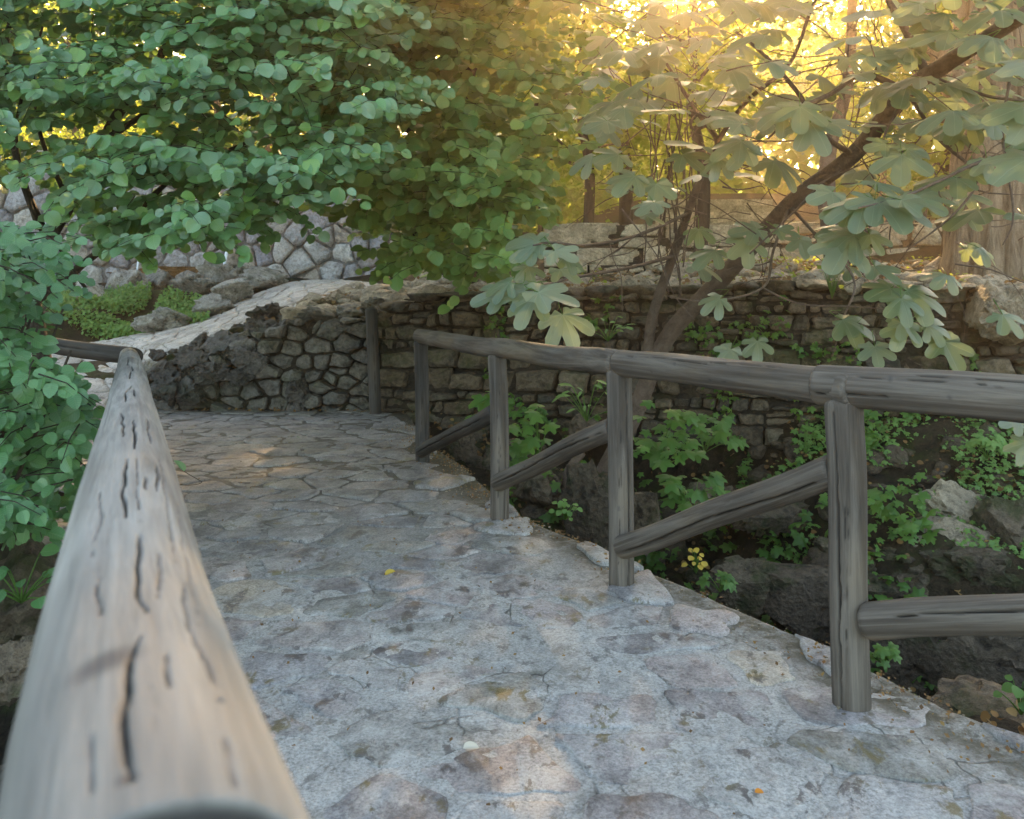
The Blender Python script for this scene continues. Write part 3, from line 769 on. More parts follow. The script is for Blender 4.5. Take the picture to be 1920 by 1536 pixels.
# work out which theta points up, so that cracks can be set from the top of the log
def up_theta(a, b):
    q = (Vector(b) - Vector(a)).to_track_quat('Z', 'Y'); l = q.inverted() @ Vector((0, 0, 1)); return math.atan2(l.y, l.x)
TU = up_theta(LR[0], LR[-1])
# sign: does theta grow to the right of the view?
q_ = (LRv[-1] - LRv[0]).to_track_quat('Z', 'Y'); rt = q_.inverted() @ Vector((.917, .4, 0)); SG = 1 if math.atan2(rt.y, rt.x) - TU > 0 and (math.atan2(rt.y, rt.x) - TU) < math.pi else -1
if ((math.atan2(rt.y, rt.x) - TU) % (2 * math.pi)) > math.pi: SG = -1
else: SG = 1
def LP(px, py):
    """image point on the near handrail -> (v along the log, theta)"""
    # find the slice whose axis row is nearest, then the offset from the axis in radii
    best = None
    for i in range(0, 401):
        v = (i / 400) ** 2.2; c = lpath(v); s = FPX / c.y
        topy = HY + (CH - c.z - .055) * s
        if best is None or abs(topy - py) < best[0]: best = (abs(topy - py), v, c, s)
    _, v, c, s = best; ax_px = CX + c.x * s
    off = max(-1.2, min(1.2, (px - ax_px) / s / .062 * .9)); return (v, TU + SG * math.asin(max(-.95, min(.95, off))))
def LC(pts, w_, d): 
    p = sorted([LP(*q) for q in pts]); return (p, w_, d)
cr = [LC([(150, 1480), (152, 1400), (160, 1330)], .0010, .002), LC([(300, 1480), (296, 1420), (285, 1350), (275, 1300)], .0010, .002), LC([(395, 1180), (372, 1100), (352, 1010), (338, 930)], .0012, .003), LC([(165, 1050), (180, 980), (192, 900)], .0014, .003), LC([(262, 990), (260, 930), (256, 860)], .0014, .004), LC([(335, 1060), (325, 980), (310, 900), (300, 850)], .0016, .003), LC([(238, 690), (240, 675)], .004, .008),
      LC([(228, 1470), (222, 1400), (222, 1330), (235, 1250), (262, 1205)], .0022, .009),
      LC([(285, 1170), (262, 1130), (258, 1080), (262, 1020), (262, 1000)], .0022, .008),
      LC([(430, 1330), (410, 1250), (375, 1190), (355, 1130), (358, 1090)], .0018, .007),
      LC([(322, 1310), (318, 1260), (322, 1225)], .0012, .004),
      LC([(178, 1150), (175, 1110), (180, 1075)], .0012, .004),
      LC([(303, 1140), (304, 1100), (300, 1040)], .0012, .004),
      LC([(232, 985), (232, 930), (238, 870)], .0028, .012),
      LC([(252, 850), (254, 820), (251, 795)], .003, .013), LC([(231, 830), (230, 800), (226, 778)], .0026, .010), LC([(286, 835), (280, 800), (275, 785)], .0026, .008),
      LC([(236, 760), (234, 742), (248, 728)], .0034, .01), LC([(252, 750), (252, 736)], .0034, .01), LC([(243, 715), (246, 700)], .004, .01), LC([(250, 700), (246, 690)], .004, .01),
      LC([(298, 930), (299, 890), (294, 870)], .003, .005), LC([(276, 930), (274, 900)], .003, .005), LC([(470, 1500), (450, 1420), (440, 1380)], .0015, .003)]
v_, t_ = LP(190, 1232); v2, t2 = LP(258, 862)
v3, t3 = LP(232, 1455)
kn = [(v_, t_, .021, .017, .35 * SG), (v3, t3, .005, .005, 0)]
log('handrail', LR[0], LR[-1], .062, 'wood_near', left, 250, 640, cracks=cr, knots=kn, seed=1.3, path=lpath, vpow=2.0, capdark=True, rfun=lambda v: .0575 + .0045 * min(1, v * 4))
log('handrail', (-2.66, 6.24, .885), (-4.6, 7.3, 1.02), .062, 'wood_dark', left, 40, 60, seed=3.3, cracks=[([(0.02, up_theta((-2.66, 6.24, .885), (-4.6, 7.3, 1.02)) + 1.35), (.95, up_theta((-2.66, 6.24, .885), (-4.6, 7.3, 1.02)) + 1.2)], .01, .02), ([(0.02, up_theta((-2.66, 6.24, .885), (-4.6, 7.3, 1.02)) - 1.35), (.95, up_theta((-2.66, 6.24, .885), (-4.6, 7.3, 1.02)) - 1.2)], .01, .02)])
for x, y, zt in [(-.33, .77, 1.0), (-1.16, 2.7, .93), (-1.95, 4.5, .91), (-2.66, 6.12, .85), (-4.5, 7.25, .97)]:
    log('post', (x, y, -.3), (x, y, zt - .03), .055, 'wood', left, 24, 30, seed=x)

right = empty('wooden_railing', (.5, 3.95, 0), 'weathered log railing with slanting braces along the right edge of the path above the ravine', 'railing')
B_ = [Vector((-.703, 7.02, 0)), Vector((-.068, 5.11, 0)), Vector((.498, 3.947, 0)), Vector((1.076, 2.775, 0)), Vector((2.2, 1.6, 0))]
T_ = [B_[0] + Vector((-.025, 0, 1)), B_[1] + Vector((-.02, 0, 1)), B_[2] + Vector((-.018, 0, 1)), B_[3] + Vector((-.03, 0, 1)), B_[4] + Vector((0, 0, 1.0))]
dirs = lambda a, b: (b - a).normalized()
def fc(a, b, side, t0=.03, t1=.97, w_=.004, d=.012, dv=0.0):
    """a crack facing the camera; side shifts it round the log"""
    q = (Vector(b) - Vector(a)).to_track_quat('Z', 'Y'); m_ = (Vector(a) + Vector(b)) / 2
    l = q.inverted() @ (Vector((0, 0, CH)) - m_); l.z = 0; t = math.atan2(l.y, l.x)
    u = q.inverted() @ Vector((0, 0, 1)); tu = math.atan2(u.y, u.x); s_ = 1 if ((tu - t) % (2 * math.pi)) < math.pi else -1
    return ([(t0, t + s_ * side), ((t0 + t1) / 2, t + s_ * (side + dv)), (t1, t + s_ * side)], w_, d)
a, b = T_[0] + dirs(T_[1], T_[0]) * .05, T_[2] + dirs(T_[1], T_[2]) * .0
# two straight-ish logs p1-p3 (slight bend at p2), p3-p4, p4-p5
def bentpath(pts):
    c_ = [0]
    for p, q in zip(pts, pts[1:]): c_.append(c_[-1] + (q - p).length)
    def f(v):
        s_ = v * c_[-1]; return Vector([float(np.interp(s_, c_, [p[i] for p in pts])) for i in range(3)])
    return f
log('handrail', a, b, .058, 'wood', right, 64, 200, seed=5.1, path=bentpath([a, a.lerp(T_[1], .9), T_[1].lerp(b, .1), b]), cracks=[fc(a, b, .9, .45, .7, .003, .006)])
a, b = T_[2] + dirs(T_[2], T_[3]) * .012, T_[3] + dirs(T_[2], T_[3]) * .05
log('handrail', a, b, .060, 'wood', right, 72, 160, seed=7.7, cracks=[fc(a, b, .55, .05, .5, .003, .007, .1), fc(a, b, .75, .5, .93, .003, .006, .1), fc(a, b, -.5, .2, .6, .002, .004)], knots=[(.35, fc(a, b, .3)[0][0][1], .010, .008, 0), (.68, fc(a, b, .2)[0][0][1], .009, .007, 0)])
a, b = T_[3] + Vector((-.06, .07, .004)), T_[4] + dirs(T_[3], T_[4]) * .4
log('handrail', a, b, .066, 'wood', right, 72, 200, seed=9.1, cracks=[fc(a, b, .45, .02, .3, .003, .008, .1), fc(a, b, .8, .1, .5, .003, .008), fc(a, b, -.4, .0, .12, .004, .01)], knots=[(.12, fc(a, b, .5)[0][0][1], .013, .009, .2), (.2, fc(a, b, -.2)[0][0][1], .008, .006, 0)])
rads = [.056, .054, .056, .0585, .056]
for i in range(5):
    t = T_[i] - Vector((0, 0, .035)); bb = B_[i] - Vector((0, 0, .25)); r_ = rads[i]
    ck = [fc(bb, t, .55 if i != 3 else -.62, .1, .97, .0045 if i < 3 else .006, .016, .12), fc(bb, t, -.2, .3, .75, .002, .006, .1), fc(bb, t, .1, .5, .9, .0015, .004, -.1)]
    log('post', bb, t, r_, 'wood' if i > 0 else 'wood_dark', right, 72, 110, seed=i * 2.2 + .4, cracks=ck, knots=[(.5, ck[1][0][0][1], .010, .008, 0)])
zb_ = [.09, .235, .19, .285]; zt_ = [.63, .70, .735, .73]
for i in range(4):
    d = dirs(B_[i], B_[i + 1]); f_ = Vector((-.02, -.05, 0)) if i < 3 else Vector((0, -.045, 0))
    a = B_[i] + Vector((0, 0, zb_[i])) + f_ + d * .02; b = B_[i + 1] + Vector((0, 0, zt_[i])) - d * .055 + Vector((-.01, 0, 0))
    log('brace', a, b, [.05, .052, .053, .056][i], 'wood' if i else 'wood_dark', right, 64, 140, seed=i * 3.1 + 8, cracks=[fc(a, b, -.35 if i == 2 else .1, .02, .97, .007, .02, .15), fc(a, b, .5, .3, .8, .002, .006)])
# the lone post by the wall
a = P(705, 776, 9.98) ; a.z = -.1
lp = log('wooden_post', a, Vector((P(696, 578, 9.98).x, a.y, 1.2)), .068, 'wood_dark', None, 40, 60, seed=33, cracks=[fc(a, a + Vector((-.05, 0, 1.2)), .2, .1, .9, .005, .015)])
tag(lp, 'dark upright wooden post standing against the stone wall at the far end of the path', 'post')

# ------------------------------------------------------------------ leaves
def leaf_template(rows=4, cols=3, width=.9, fold=.12, curl=.18, tip=1.0):
    V = []; UV = []; F = []
    V.append((0, 0, 0)); UV.append((0, 0))
    for i in range(1, rows + 1):
        v = i / (rows + 1); hw = width / 2 * (math.sin(math.pi * v ** .92)) ** .52
        for j in range(cols):
            u = -1 + 2 * j / (cols - 1)
            V.append((u * hw, v, fold * abs(u) * hw * 2 - curl * v * v)); UV.append((u * hw, v))
    V.append((0, 1, -curl)); UV.append((0, 1)); n = len(V) - 1
    for j in range(cols - 1): F.append((0, 2 + j, 1 + j)[::1]); F.append((n, 1 + (rows - 1) * cols + j, 2 + (rows - 1) * cols + j))
    for i in range(rows - 1):
        for j in range(cols - 1):
            a = 1 + i * cols + j; b = a + 1; c = a + cols; d = c + 1; F.append((a, b, d)); F.append((a, d, c))
    return np.array(V, float), np.array(F), np.array(UV, float)
def fig_template(k=60, lobes=((0, 1.0), (50, .88), (-50, .88), (103, .62), (-103, .62)), minr=.46, wdeg=26, droop=.12, p=2.8, rings=(.35, .7, 1.0)):
    V = [(0, 0, 0)]; UV = [(0, 0)]; F = []
    for rr in rings:
        for j in range(k):
            th = -155 + 310 * j / (k - 1); r = minr * (1 - .25 * abs(th) / 155)
            vein = 0
            for a, L in lobes:
                dd = abs(th - a) / wdeg
                if dd < 1: r = max(r, L * (1 - dd ** p * .62) if dd < 1 else 0); vein = max(vein, 1 - dd)
            if rr == 1.0: r *= 1 + .03 * math.sin(th * 1.1)
            x = math.sin(R(th)) * r * rr; y = math.cos(R(th)) * r * rr
            V.append((x, y, -droop * (r * rr) ** 2 - .07 * vein * rr + .03 * math.sin(th * .08) * rr)); UV.append((x, y))
    for i in range(len(rings)):
        for j in range(k - 1):
            if i == 0: F.append((0, 1 + j + 1, 1 + j))
            else:
                a = 1 + (i - 1) * k + j; F.append((a, a + 1, a + k + 1)); F.append((a, a + k + 1, a + k))
    return np.array(V, float), np.array(F), np.array(UV, float)
def frames(dirs_, nrm):
    n = nrm / np.linalg.norm(nrm, axis=1, keepdims=True)
    a = dirs_ - (dirs_ * n).sum(1, keepdims=True) * n; a /= np.linalg.norm(a, axis=1, keepdims=True) + 1e-9
    s_ = np.cross(a, n); return np.stack([s_, a, n], 2)      # columns: side, along, normal
def leaf_mesh(name, tpl, pos, fr_, size, rnd):
    V, F, UV = tpl; n = len(pos); m_ = len(V)
    W = np.einsum('nij,mj->nmi', fr_, V) * size[:, None, None] + pos[:, None, :]
    FF = (F[None] + (np.arange(n) * m_)[:, None, None]).reshape(-1, 3)
    return npmesh(name, W.reshape(-1, 3), FF, True, {'rnd': np.repeat(rnd, m_)}, np.tile(UV, (n, 1)))
TL = leaf_template(4, 3); TLH = leaf_template(6, 5, .9, .12, .16); TLs = leaf_template(1, 3, .7, .1, .1)
TFIG = fig_template(); TFIGS = [TFIG, fig_template(k=60, lobes=((4, 1.0), (46, .9), (-52, .8), (98, .66), (-108, .52)), minr=.42, wdeg=25, droop=.3, p=3.2), fig_template(k=60, lobes=((-5, 1.0), (58, .7), (-50, .78), (110, .45), (-100, .5)), minr=.5, wdeg=26, droop=.05, p=2.6), fig_template(k=60, lobes=((0, .95), (44, .92), (-47, .9), (92, .7), (-95, .66)), minr=.38, wdeg=24, droop=.42, p=3.4)]
TLHS = [TLH, leaf_template(6, 5, .8, .3, .05), leaf_template(6, 5, .98, .05, .34), leaf_template(6, 5, .84, .2, .26)]; TFs = fig_template(24, droop=.3, rings=(.6, 1.0)); 
hero = {}
def tree_leaves(root, pos, fr_, size, mat, tpl_hero=None, nhero=0, tpl=None, name='leaf', stuffname='foliage', sel=None):
    """nhero largest in view (near, in frame) as parts, the rest one stuff part"""
    pos = np.asarray(pos); off = np.array(root.location); n = len(pos)
    idx = np.arange(n); heroes = np.array([], int)
    if nhero:
        s_ = size / pos[:, 1]; px = CX + pos[:, 0] / pos[:, 1] * FPX; py = HY - (pos[:, 2] - CH) / pos[:, 1] * FPX
        inn = (px > 0) & (px < 1920) & (py > 0) & (py < 1536) & (pos[:, 1] > 1)
        sc = np.where(inn, s_ , -1) - pos[:, 1] * 1e-3 * (inn)
        heroes = np.argsort(-sc)[:nhero]
        tl = tpl_hero if isinstance(tpl_hero, list) else [tpl_hero]; mes = []
        for th_ in tl:
            me = npmesh(name, th_[0], th_[1], True, None, th_[2]); me.materials.append(M[mat]); mes.append(me)
        for h in heroes:
            o = bpy.data.objects.new(name, mes[int(h) % len(mes)]); COL.objects.link(o)
            m4 = Matrix([list(fr_[h][0] * size[h]) + [pos[h][0] - off[0]], list(fr_[h][1] * size[h]) + [pos[h][1] - off[1]], list(fr_[h][2] * size[h]) + [pos[h][2] - off[2]], [0, 0, 0, 1]])
            o.matrix_basis = m4; o.parent = root
    rest = np.setdiff1d(idx, heroes)
    if len(rest):
        me = leaf_mesh(stuffname, tpl or TL, pos[rest] - off, fr_[rest], size[rest], rng.random(len(rest)))
        o = link(stuffname, me, M[mat]); o.parent = root; tag(o, kind='stuff')
def inpoly(x, y, poly):
    c = False; j = len(poly) - 1
    for i in range(len(poly)):
        if (poly[i][1] > y) != (poly[j][1] > y) and x < (poly[j][0] - poly[i][0]) * (y - poly[i][1]) / (poly[j][1] - poly[i][1]) + poly[i][0]: c = not c
        j = i
    return c
def sprays(poly, dr, n, per, L, seed, dens=None, tocam=.45, spr=.4, droop=.25, zmin=-9, jit=.35):
    """twigs scattered through a volume; returns leaf pos, frames, size and the twig lines"""
    rs = np.random.default_rng(seed); pos = []; dr_ = []; nr = []; sz = []; tw = []
    xs = [p[0] for p in poly]; ys = [p[1] for p in poly]; k = 0; tries = 0
    while k < n and tries < n * 30:
        tries += 1
        px = rs.uniform(min(xs), max(xs)); py = rs.uniform(min(ys), max(ys))
        if not inpoly(px, py, poly): continue
        cl = mn.noise(Vector((px * .009, py * .011, seed)))
        if rs.random() > .62 + 1.1 * cl: continue
        if dens and rs.random() > dens(px, py): continue
        dd = rs.uniform(0, 1) ** 1.0; d = dr[0] + (dr[1] - dr[0]) * dd - .5 * cl
        p = np.array(P(px, py, d)); k += 1
        if p[2] < zmin: continue
        az = rs.uniform(0, 2 * np.pi); t = np.array([math.cos(az), math.sin(az) * .8 - .35, rs.uniform(-droop - .3, .15)]); t /= np.linalg.norm(t)
        nl = int(per * rs.uniform(.6, 1.3)); ln = spr * rs.uniform(.6, 1.2)
        side = np.cross(t, [0, 0, 1]); side /= np.linalg.norm(side) + 1e-9
        tw.append((p, p + t * ln - np.array([0, 0, .06 * ln])))
        for i in range(nl):
            u = i / nl; q = p + t * ln * u - np.array([0, 0, .06 * ln * u * u]); s_ = 1 if i % 2 else -1
            ld = t * (.35 + .5 * u) + side * s_ * (.9 - .5 * u) + rs.normal(0, jit * .6, 3) + np.array([0, 0, -droop])
            nm = np.array([0, 0, .85]) + np.array([0, -1, 0]) * tocam + rs.normal(0, jit, 3)
            pos.append(q + ld * .01); dr_.append(ld); nr.append(nm); sz.append(L * rs.uniform(.5, 1.25))
    return np.array(pos), frames(np.array(dr_), np.array(nr)), np.array(sz), tw
def twigs(root, tw, mat, r=.0022, every=1):
    mm = MM()
    for a, b in tw[::every]:
        a = Vector(a); b = Vector(b); m_ = (a + b) / 2 + Vector((0, 0, .02)); V, F = tube([a, m_, b], [r * 1.4, r, r * .6], 3, spline=False); mm.add(V, F)
    o = mm.build('twigs', M[mat], root); tag(o, kind='stuff')
def limb(root, pts, rad, mat, name='branch', k=8, rough=.15, seed=0):
    V, F = tube(pts, rad, k, rough, seed); mm = MM(); mm.add(V, F); return mm.build(name, M[mat], root)

# tree on the left
T1 = [(-260, -420), (760, -420), (740, 150), (660, 300), (600, 330), (560, 395), (480, 425), (430, 425), (330, 445), (290, 470), (230, 470), (200, 430), (140, 390), (60, 330), (-60, 330), (-260, 330)]
t1 = empty('leafy_tree', (-3.1, 6.3, -.3), 'leafy tree with rounded green leaves arching over the left side of the path', 'tree')
d1 = lambda px, py: .45 if (px < 200 and py > 180) else 1.0
pos, f_, sz, tw = sprays(T1, (5.3, 7.4), 2500, 11, .086, 1, d1, tocam=1.0, jit=.42)
T1b = [(-1500, -2600), (800, -2600), (800, -420), (-1500, -420)]
p2, f2, s2, tw2 = sprays(T1b, (5.0, 9.0), 260, 11, .12, 2)
p3, f3, s3, tw3 = sprays([(p[0], p[1] - 30) for p in T1], (7.6, 9.5), 520, 11, .14, 3, d1)
tree_leaves(t1, np.vstack([pos, p2, p3]), np.vstack([f_, f2, f3]), np.concatenate([sz, s2, s3]), 'leaf', TLHS, 298)
twigs(t1, tw, 'bark')
limb(t1, [(-3.1, 6.3, -.4), P(60, 560, 6.2), P(90, 450, 6.3), P(150, 350, 6.5), P(230, 200, 6.7), P(330, 60, 6.9), P(420, -120, 7)], [.075, .06, .055, .048, .04, .03, .02], 'bark', 'trunk')
for i, (pp, rr) in enumerate([([P(90, 450, 6.3), P(40, 330, 6.2), P(10, 150, 6.2), P(30, -50, 6.3)], [.03, .025, .02, .012]), ([P(60, 570, 6.2), P(150, 500, 6.6), P(220, 440, 6.8), P(330, 330, 6.9), P(480, 260, 7.0)], [.035, .03, .025, .02, .012]),
                              ([P(130, 380, 6.4), P(75, 250, 6.3), P(60, 100, 6.3)], [.02, .015, .01]), ([P(190, 270, 6.6), P(330, 180, 6.8), P(520, 110, 7.0), P(700, 90, 7.1)], [.025, .02, .015, .008]),
                              ([P(70, 430, 6.2), P(30, 250, 6.1), P(80, 50, 6.1)], [.014, .012, .008]), ([P(330, 60, 6.9), P(480, -20, 7.0), P(620, -60, 7.1)], [.02, .014, .008]), ([P(100, 440, 6.2), P(130, 495, 6.3), P(160, 540, 6.4)], [.02, .015, .012])]):
    limb(t1, pp, rr, 'bark', 'branch', 7, .2, i)
# tree in the middle
T2 = [(620, -420), (1130, -420), (1110, 60), (1060, 300), (1020, 400), (970, 460), (920, 520), (870, 520), (800, 500), (745, 505), (720, 440), (690, 400), (640, 365), (600, 330)]
t2_ = empty('leafy_tree', (-.5, 11.2, 1.2), 'dense tree with olive green leaves hanging over the stone wall in the middle', 'tree')
d2 = lambda px, py: .5 if px > 1000 else 1.0
pos, f_, sz, tw = sprays(T2, (6.8, 8.4), 850, 11, .112, 5, d2, tocam=.95, jit=.42)
p2, f2, s2, tw2 = sprays(T2, (8.6, 10.6), 560, 11, .15, 6, d2)
p3, f3, s3, tw3 = sprays([(500, -2200), (1300, -2200), (1200, -420), (500, -420)], (7.5, 11.0), 200, 11, .15, 7)
tree_leaves(t2_, np.vstack([pos, p2, p3]), np.vstack([f_, f2, f3]), np.concatenate([sz, s2, s3]), 'leaf2', TLHS, 298)
twigs(t2_, tw, 'bark')
limb(t2_, [(-.5, 11.2, 1.1), P(875, 420, 10.8), P(860, 250, 10.2), P(900, 60, 9.8), P(950, -200, 9.6)], [.12, .1, .08, .06, .04], 'bark', 'trunk', 10)
for i, (pp, rr) in enumerate([([P(870, 380, 10.7), P(780, 260, 9.5), P(700, 180, 8.4), P(640, 120, 7.6)], [.05, .04, .03, .015]), ([P(865, 300, 10.4), P(960, 220, 9.5), P(1050, 180, 8.8), P(1110, 170, 8.5)], [.04, .03, .02, .008]),
                              ([P(870, 400, 10.7), P(800, 420, 9.8), P(760, 460, 8.6)], [.03, .02, .01]), ([P(880, 150, 10), P(800, 60, 9), P(740, -30, 8.2)], [.04, .03, .015]), ([P(875, 380, 10.7), P(940, 330, 9.6), P(960, 380, 8.2)], [.03, .02, .01])]):
    limb(t2_, pp, rr, 'bark', 'branch', 7, .2, i + 20)
# shrub beyond the left railing
SH = [(-150, 425), (40, 430), (80, 480), (40, 540), (5, 590), (10, 655), (130, 700), (180, 760), (170, 840), (125, 930), (60, 985), (-20, 1000), (-150, 1010)]
sh = empty('shrub', (-2.4, 3.6, -1.5), 'bright green round-leaved shrub pressed against the outside of the left railing', 'shrub')
pos, f_, sz, tw = sprays(SH, (2.9, 4.3), 600, 9, .052, 31, spr=.26, tocam=1.0)
p2, f2, s2, tw2 = sprays([(-700, 430), (-150, 430), (-150, 1300), (-700, 1300)], (2.8, 4.6), 220, 9, .06, 32, spr=.3)
p3, f3, s3, tw3 = sprays([(q[0] - 10, q[1]) for q in SH], (4.3, 5.2), 280, 9, .065, 33, spr=.3)
ok = []
PP = np.vstack([pos, p2, p3]); FF_ = np.vstack([f_, f2, f3]); SS = np.concatenate([sz, s2, s3])
keep = PP[:, 0] < -.436 * PP[:, 1] - .17
tree_leaves(sh, PP[keep], FF_[keep], SS[keep], 'leaf_shrub', TLHS, 290)
twigs(sh, [t for t in tw + tw2 if t[1][0] < -.436 * t[1][1] - .1], 'bark')
for i in range(9):
    e = P(20 + 18 * i + rs.uniform(-30, 20), rs.uniform(480, 900), rs.uniform(3.0, 4.3)); e.x = min(e.x, -.436 * e.y - .2); m_ = Vector((-2.4, 3.6, -1.5)).lerp(e, .5) + Vector((-.12, 0, .15))
    limb(sh, [(-2.4 + rs.uniform(-.1, .1), 3.6, -1.5), m_, e], [.016, .011, .004], 'bark', 'stem', 6, .1, i)

# ------------------------------------------------------------------ the fig tree
fg = empty('fig_tree', P(1150, 880, 7.6), 'fig tree leaning out of the ravine on the right with big lobed leaves', 'tree')
FB = lambda *a: limb(fg, *a)
trk = [P(1110, 930, 7.8), P(1190, 775, 7.7), P(1250, 635, 7.5), P(1370, 505, 7.1), P(1480, 385, 6.7), P(1600, 290, 6.2), P(1700, 172, 5.8), P(1790, 110, 5.5), P(1900, 40, 5.2), P(2050, -60, 5.0), P(2200, -250, 4.9)]
FB(trk, [.085, .08, .074, .07, .066, .06, .056, .052, .048, .044, .036], 'figbark', 'trunk', 14, .12)
brs = [([P(1215, 700, 7.6), P(1222, 600, 7.5), P(1262, 480, 7.4), P(1290, 400, 7.2), P(1325, 300, 7.0), P(1345, 265, 6.9), P(1300, 200, 6.6), P(1250, 120, 6.3)], [.05, .045, .04, .034, .03, .024, .016, .01]),
       ([P(1345, 265, 6.9), P(1400, 190, 6.6), P(1480, 120, 6.3), P(1520, 20, 6.1), P(1560, -60, 6)], [.02, .017, .014, .012, .008]),
       ([P(1262, 480, 7.4), P(1190, 500, 6.8), P(1080, 520, 6.0), P(1000, 540, 5.3), P(960, 545, 4.9)], [.018, .014, .011, .009, .006]),
       ([P(1290, 400, 7.2), P(1200, 440, 6.4), P(1100, 460, 5.6), P(1040, 455, 5.0), P(1000, 460, 4.7)], [.016, .012, .01, .008, .005]),
       ([P(1740, 145, 5.7), P(1700, 60, 5.6), P(1665, 0, 5.5), P(1640, -60, 5.5)], [.03, .024, .018, .012]),
       ([P(1700, 172, 5.8), P(1620, 140, 5.7), P(1560, 175, 5.6), P(1500, 205, 5.4), P(1440, 260, 5.2)], [.024, .02, .016, .012, .006]),
       ([P(1600, 290, 6.2), P(1540, 250, 5.9), P(1500, 180, 5.7), P(1440, 110, 5.5), P(1380, 60, 5.3)], [.02, .017, .014, .012, .007]),
       ([P(1700, 172, 5.8), P(1760, 260, 5.7), P(1830, 330, 5.6), P(1790, 400, 5.4), P(1700, 470, 5.2)], [.014, .012, .009, .007, .004]),
       ([P(1760, 150, 5.6), P(1850, 180, 5.5), P(1920, 190, 5.3), P(2000, 210, 5.2)], [.014, .011, .008, .006]),
       ([P(1960, 280, 5.0), P(1850, 300, 4.9), P(1760, 340, 4.8), P(1690, 370, 4.7), P(1610, 390, 4.5)], [.013, .011, .009, .008, .004]),
       ([P(1480, 385, 6.7), P(1520, 430, 6.3), P(1600, 520, 5.9), P(1580, 600, 5.7), P(1560, 670, 5.7)], [.014, .011, .008, .006, .003]),
       ([P(1480, 385, 6.7), P(1450, 470, 6.4), P(1430, 540, 6.2), P(1330, 565, 6.0), P(1250, 555, 6.0)], [.014, .011, .009, .006, .003]),
       ([P(1430, 540, 6.2), P(1500, 570, 5.9), P(1600, 575, 5.7), P(1660, 580, 5.6)], [.008, .006, .005, .003]),
       ([P(1700, 172, 5.8), P(1660, 250, 5.6), P(1655, 300, 5.4)], [.01, .007, .003]),
       ([P(1900, 120, 5.2), P(1880, 250, 5.1), P(1900, 400, 5.0), P(1880, 460, 5.0)], [.01, .008, .006, .003]),
       ([P(1090, 850, 7.7), P(1060, 900, 7.5), P(1085, 980, 7.4)], [.04, .03, .02])]
for i, (pp, rr) in enumerate(brs): limb(fg, pp, rr, 'figbark', 'branch', 8, .12, i * 1.3)
for i in range(9):
    rq = random.Random(i + 500); b = P(1115, 925, 7.8); an = i * .7 + rq.uniform(-.2, .2); pts = [b]
    for k_ in range(5):
        an += rq.uniform(-.4, .4); q = pts[-1] + Vector((math.cos(an) * .2, math.sin(an) * .2, 0)); q.z = float(terrain(np.array([q.x]), np.array([q.y]))[0]) + .05; pts.append(q)
    FB(pts, [.03, .026, .02, .014, .01, .005], 'figbark', 'root', 6, .2, i)
# tangle of bare twigs
rsn = random.Random(77); mm = MM()
for i in range(230):
    px, py, d = rsn.uniform(1130, 1920), rsn.uniform(-20, 520), rsn.uniform(5.2, 8.2); p = P(px, py, d); az = rsn.uniform(0, 6.28); L = rsn.uniform(.25, .95)
    dv = Vector((math.cos(az), math.sin(az) * .5, rsn.uniform(-.8, .9))).normalized(); pts = [p]
    for s_ in range(4):
        dv = (dv + Vector((rsn.uniform(-.35, .35), rsn.uniform(-.3, .3), rsn.uniform(-.35, .35)))).normalized(); pts.append(pts[-1] + dv * L / 4)
    V, F = tube(pts, [.0055, .0045, .0038, .003, .002], 4, n=3); mm.add(V, F)
for i in range(16):  # hanging vines
    px = rsn.uniform(1225, 1300); p = P(px, rsn.uniform(150, 330), 7.2); pts = [p]
    for s_ in range(5): pts.append(pts[-1] + Vector((rsn.uniform(-.06, .06), rsn.uniform(-.05, .05), -.22)))
    V, F = tube(pts, [.006] * 6, 4, n=3); mm.add(V, F)
o = mm.build('twigs', M['figbark'], fg); tag(o, kind='stuff')
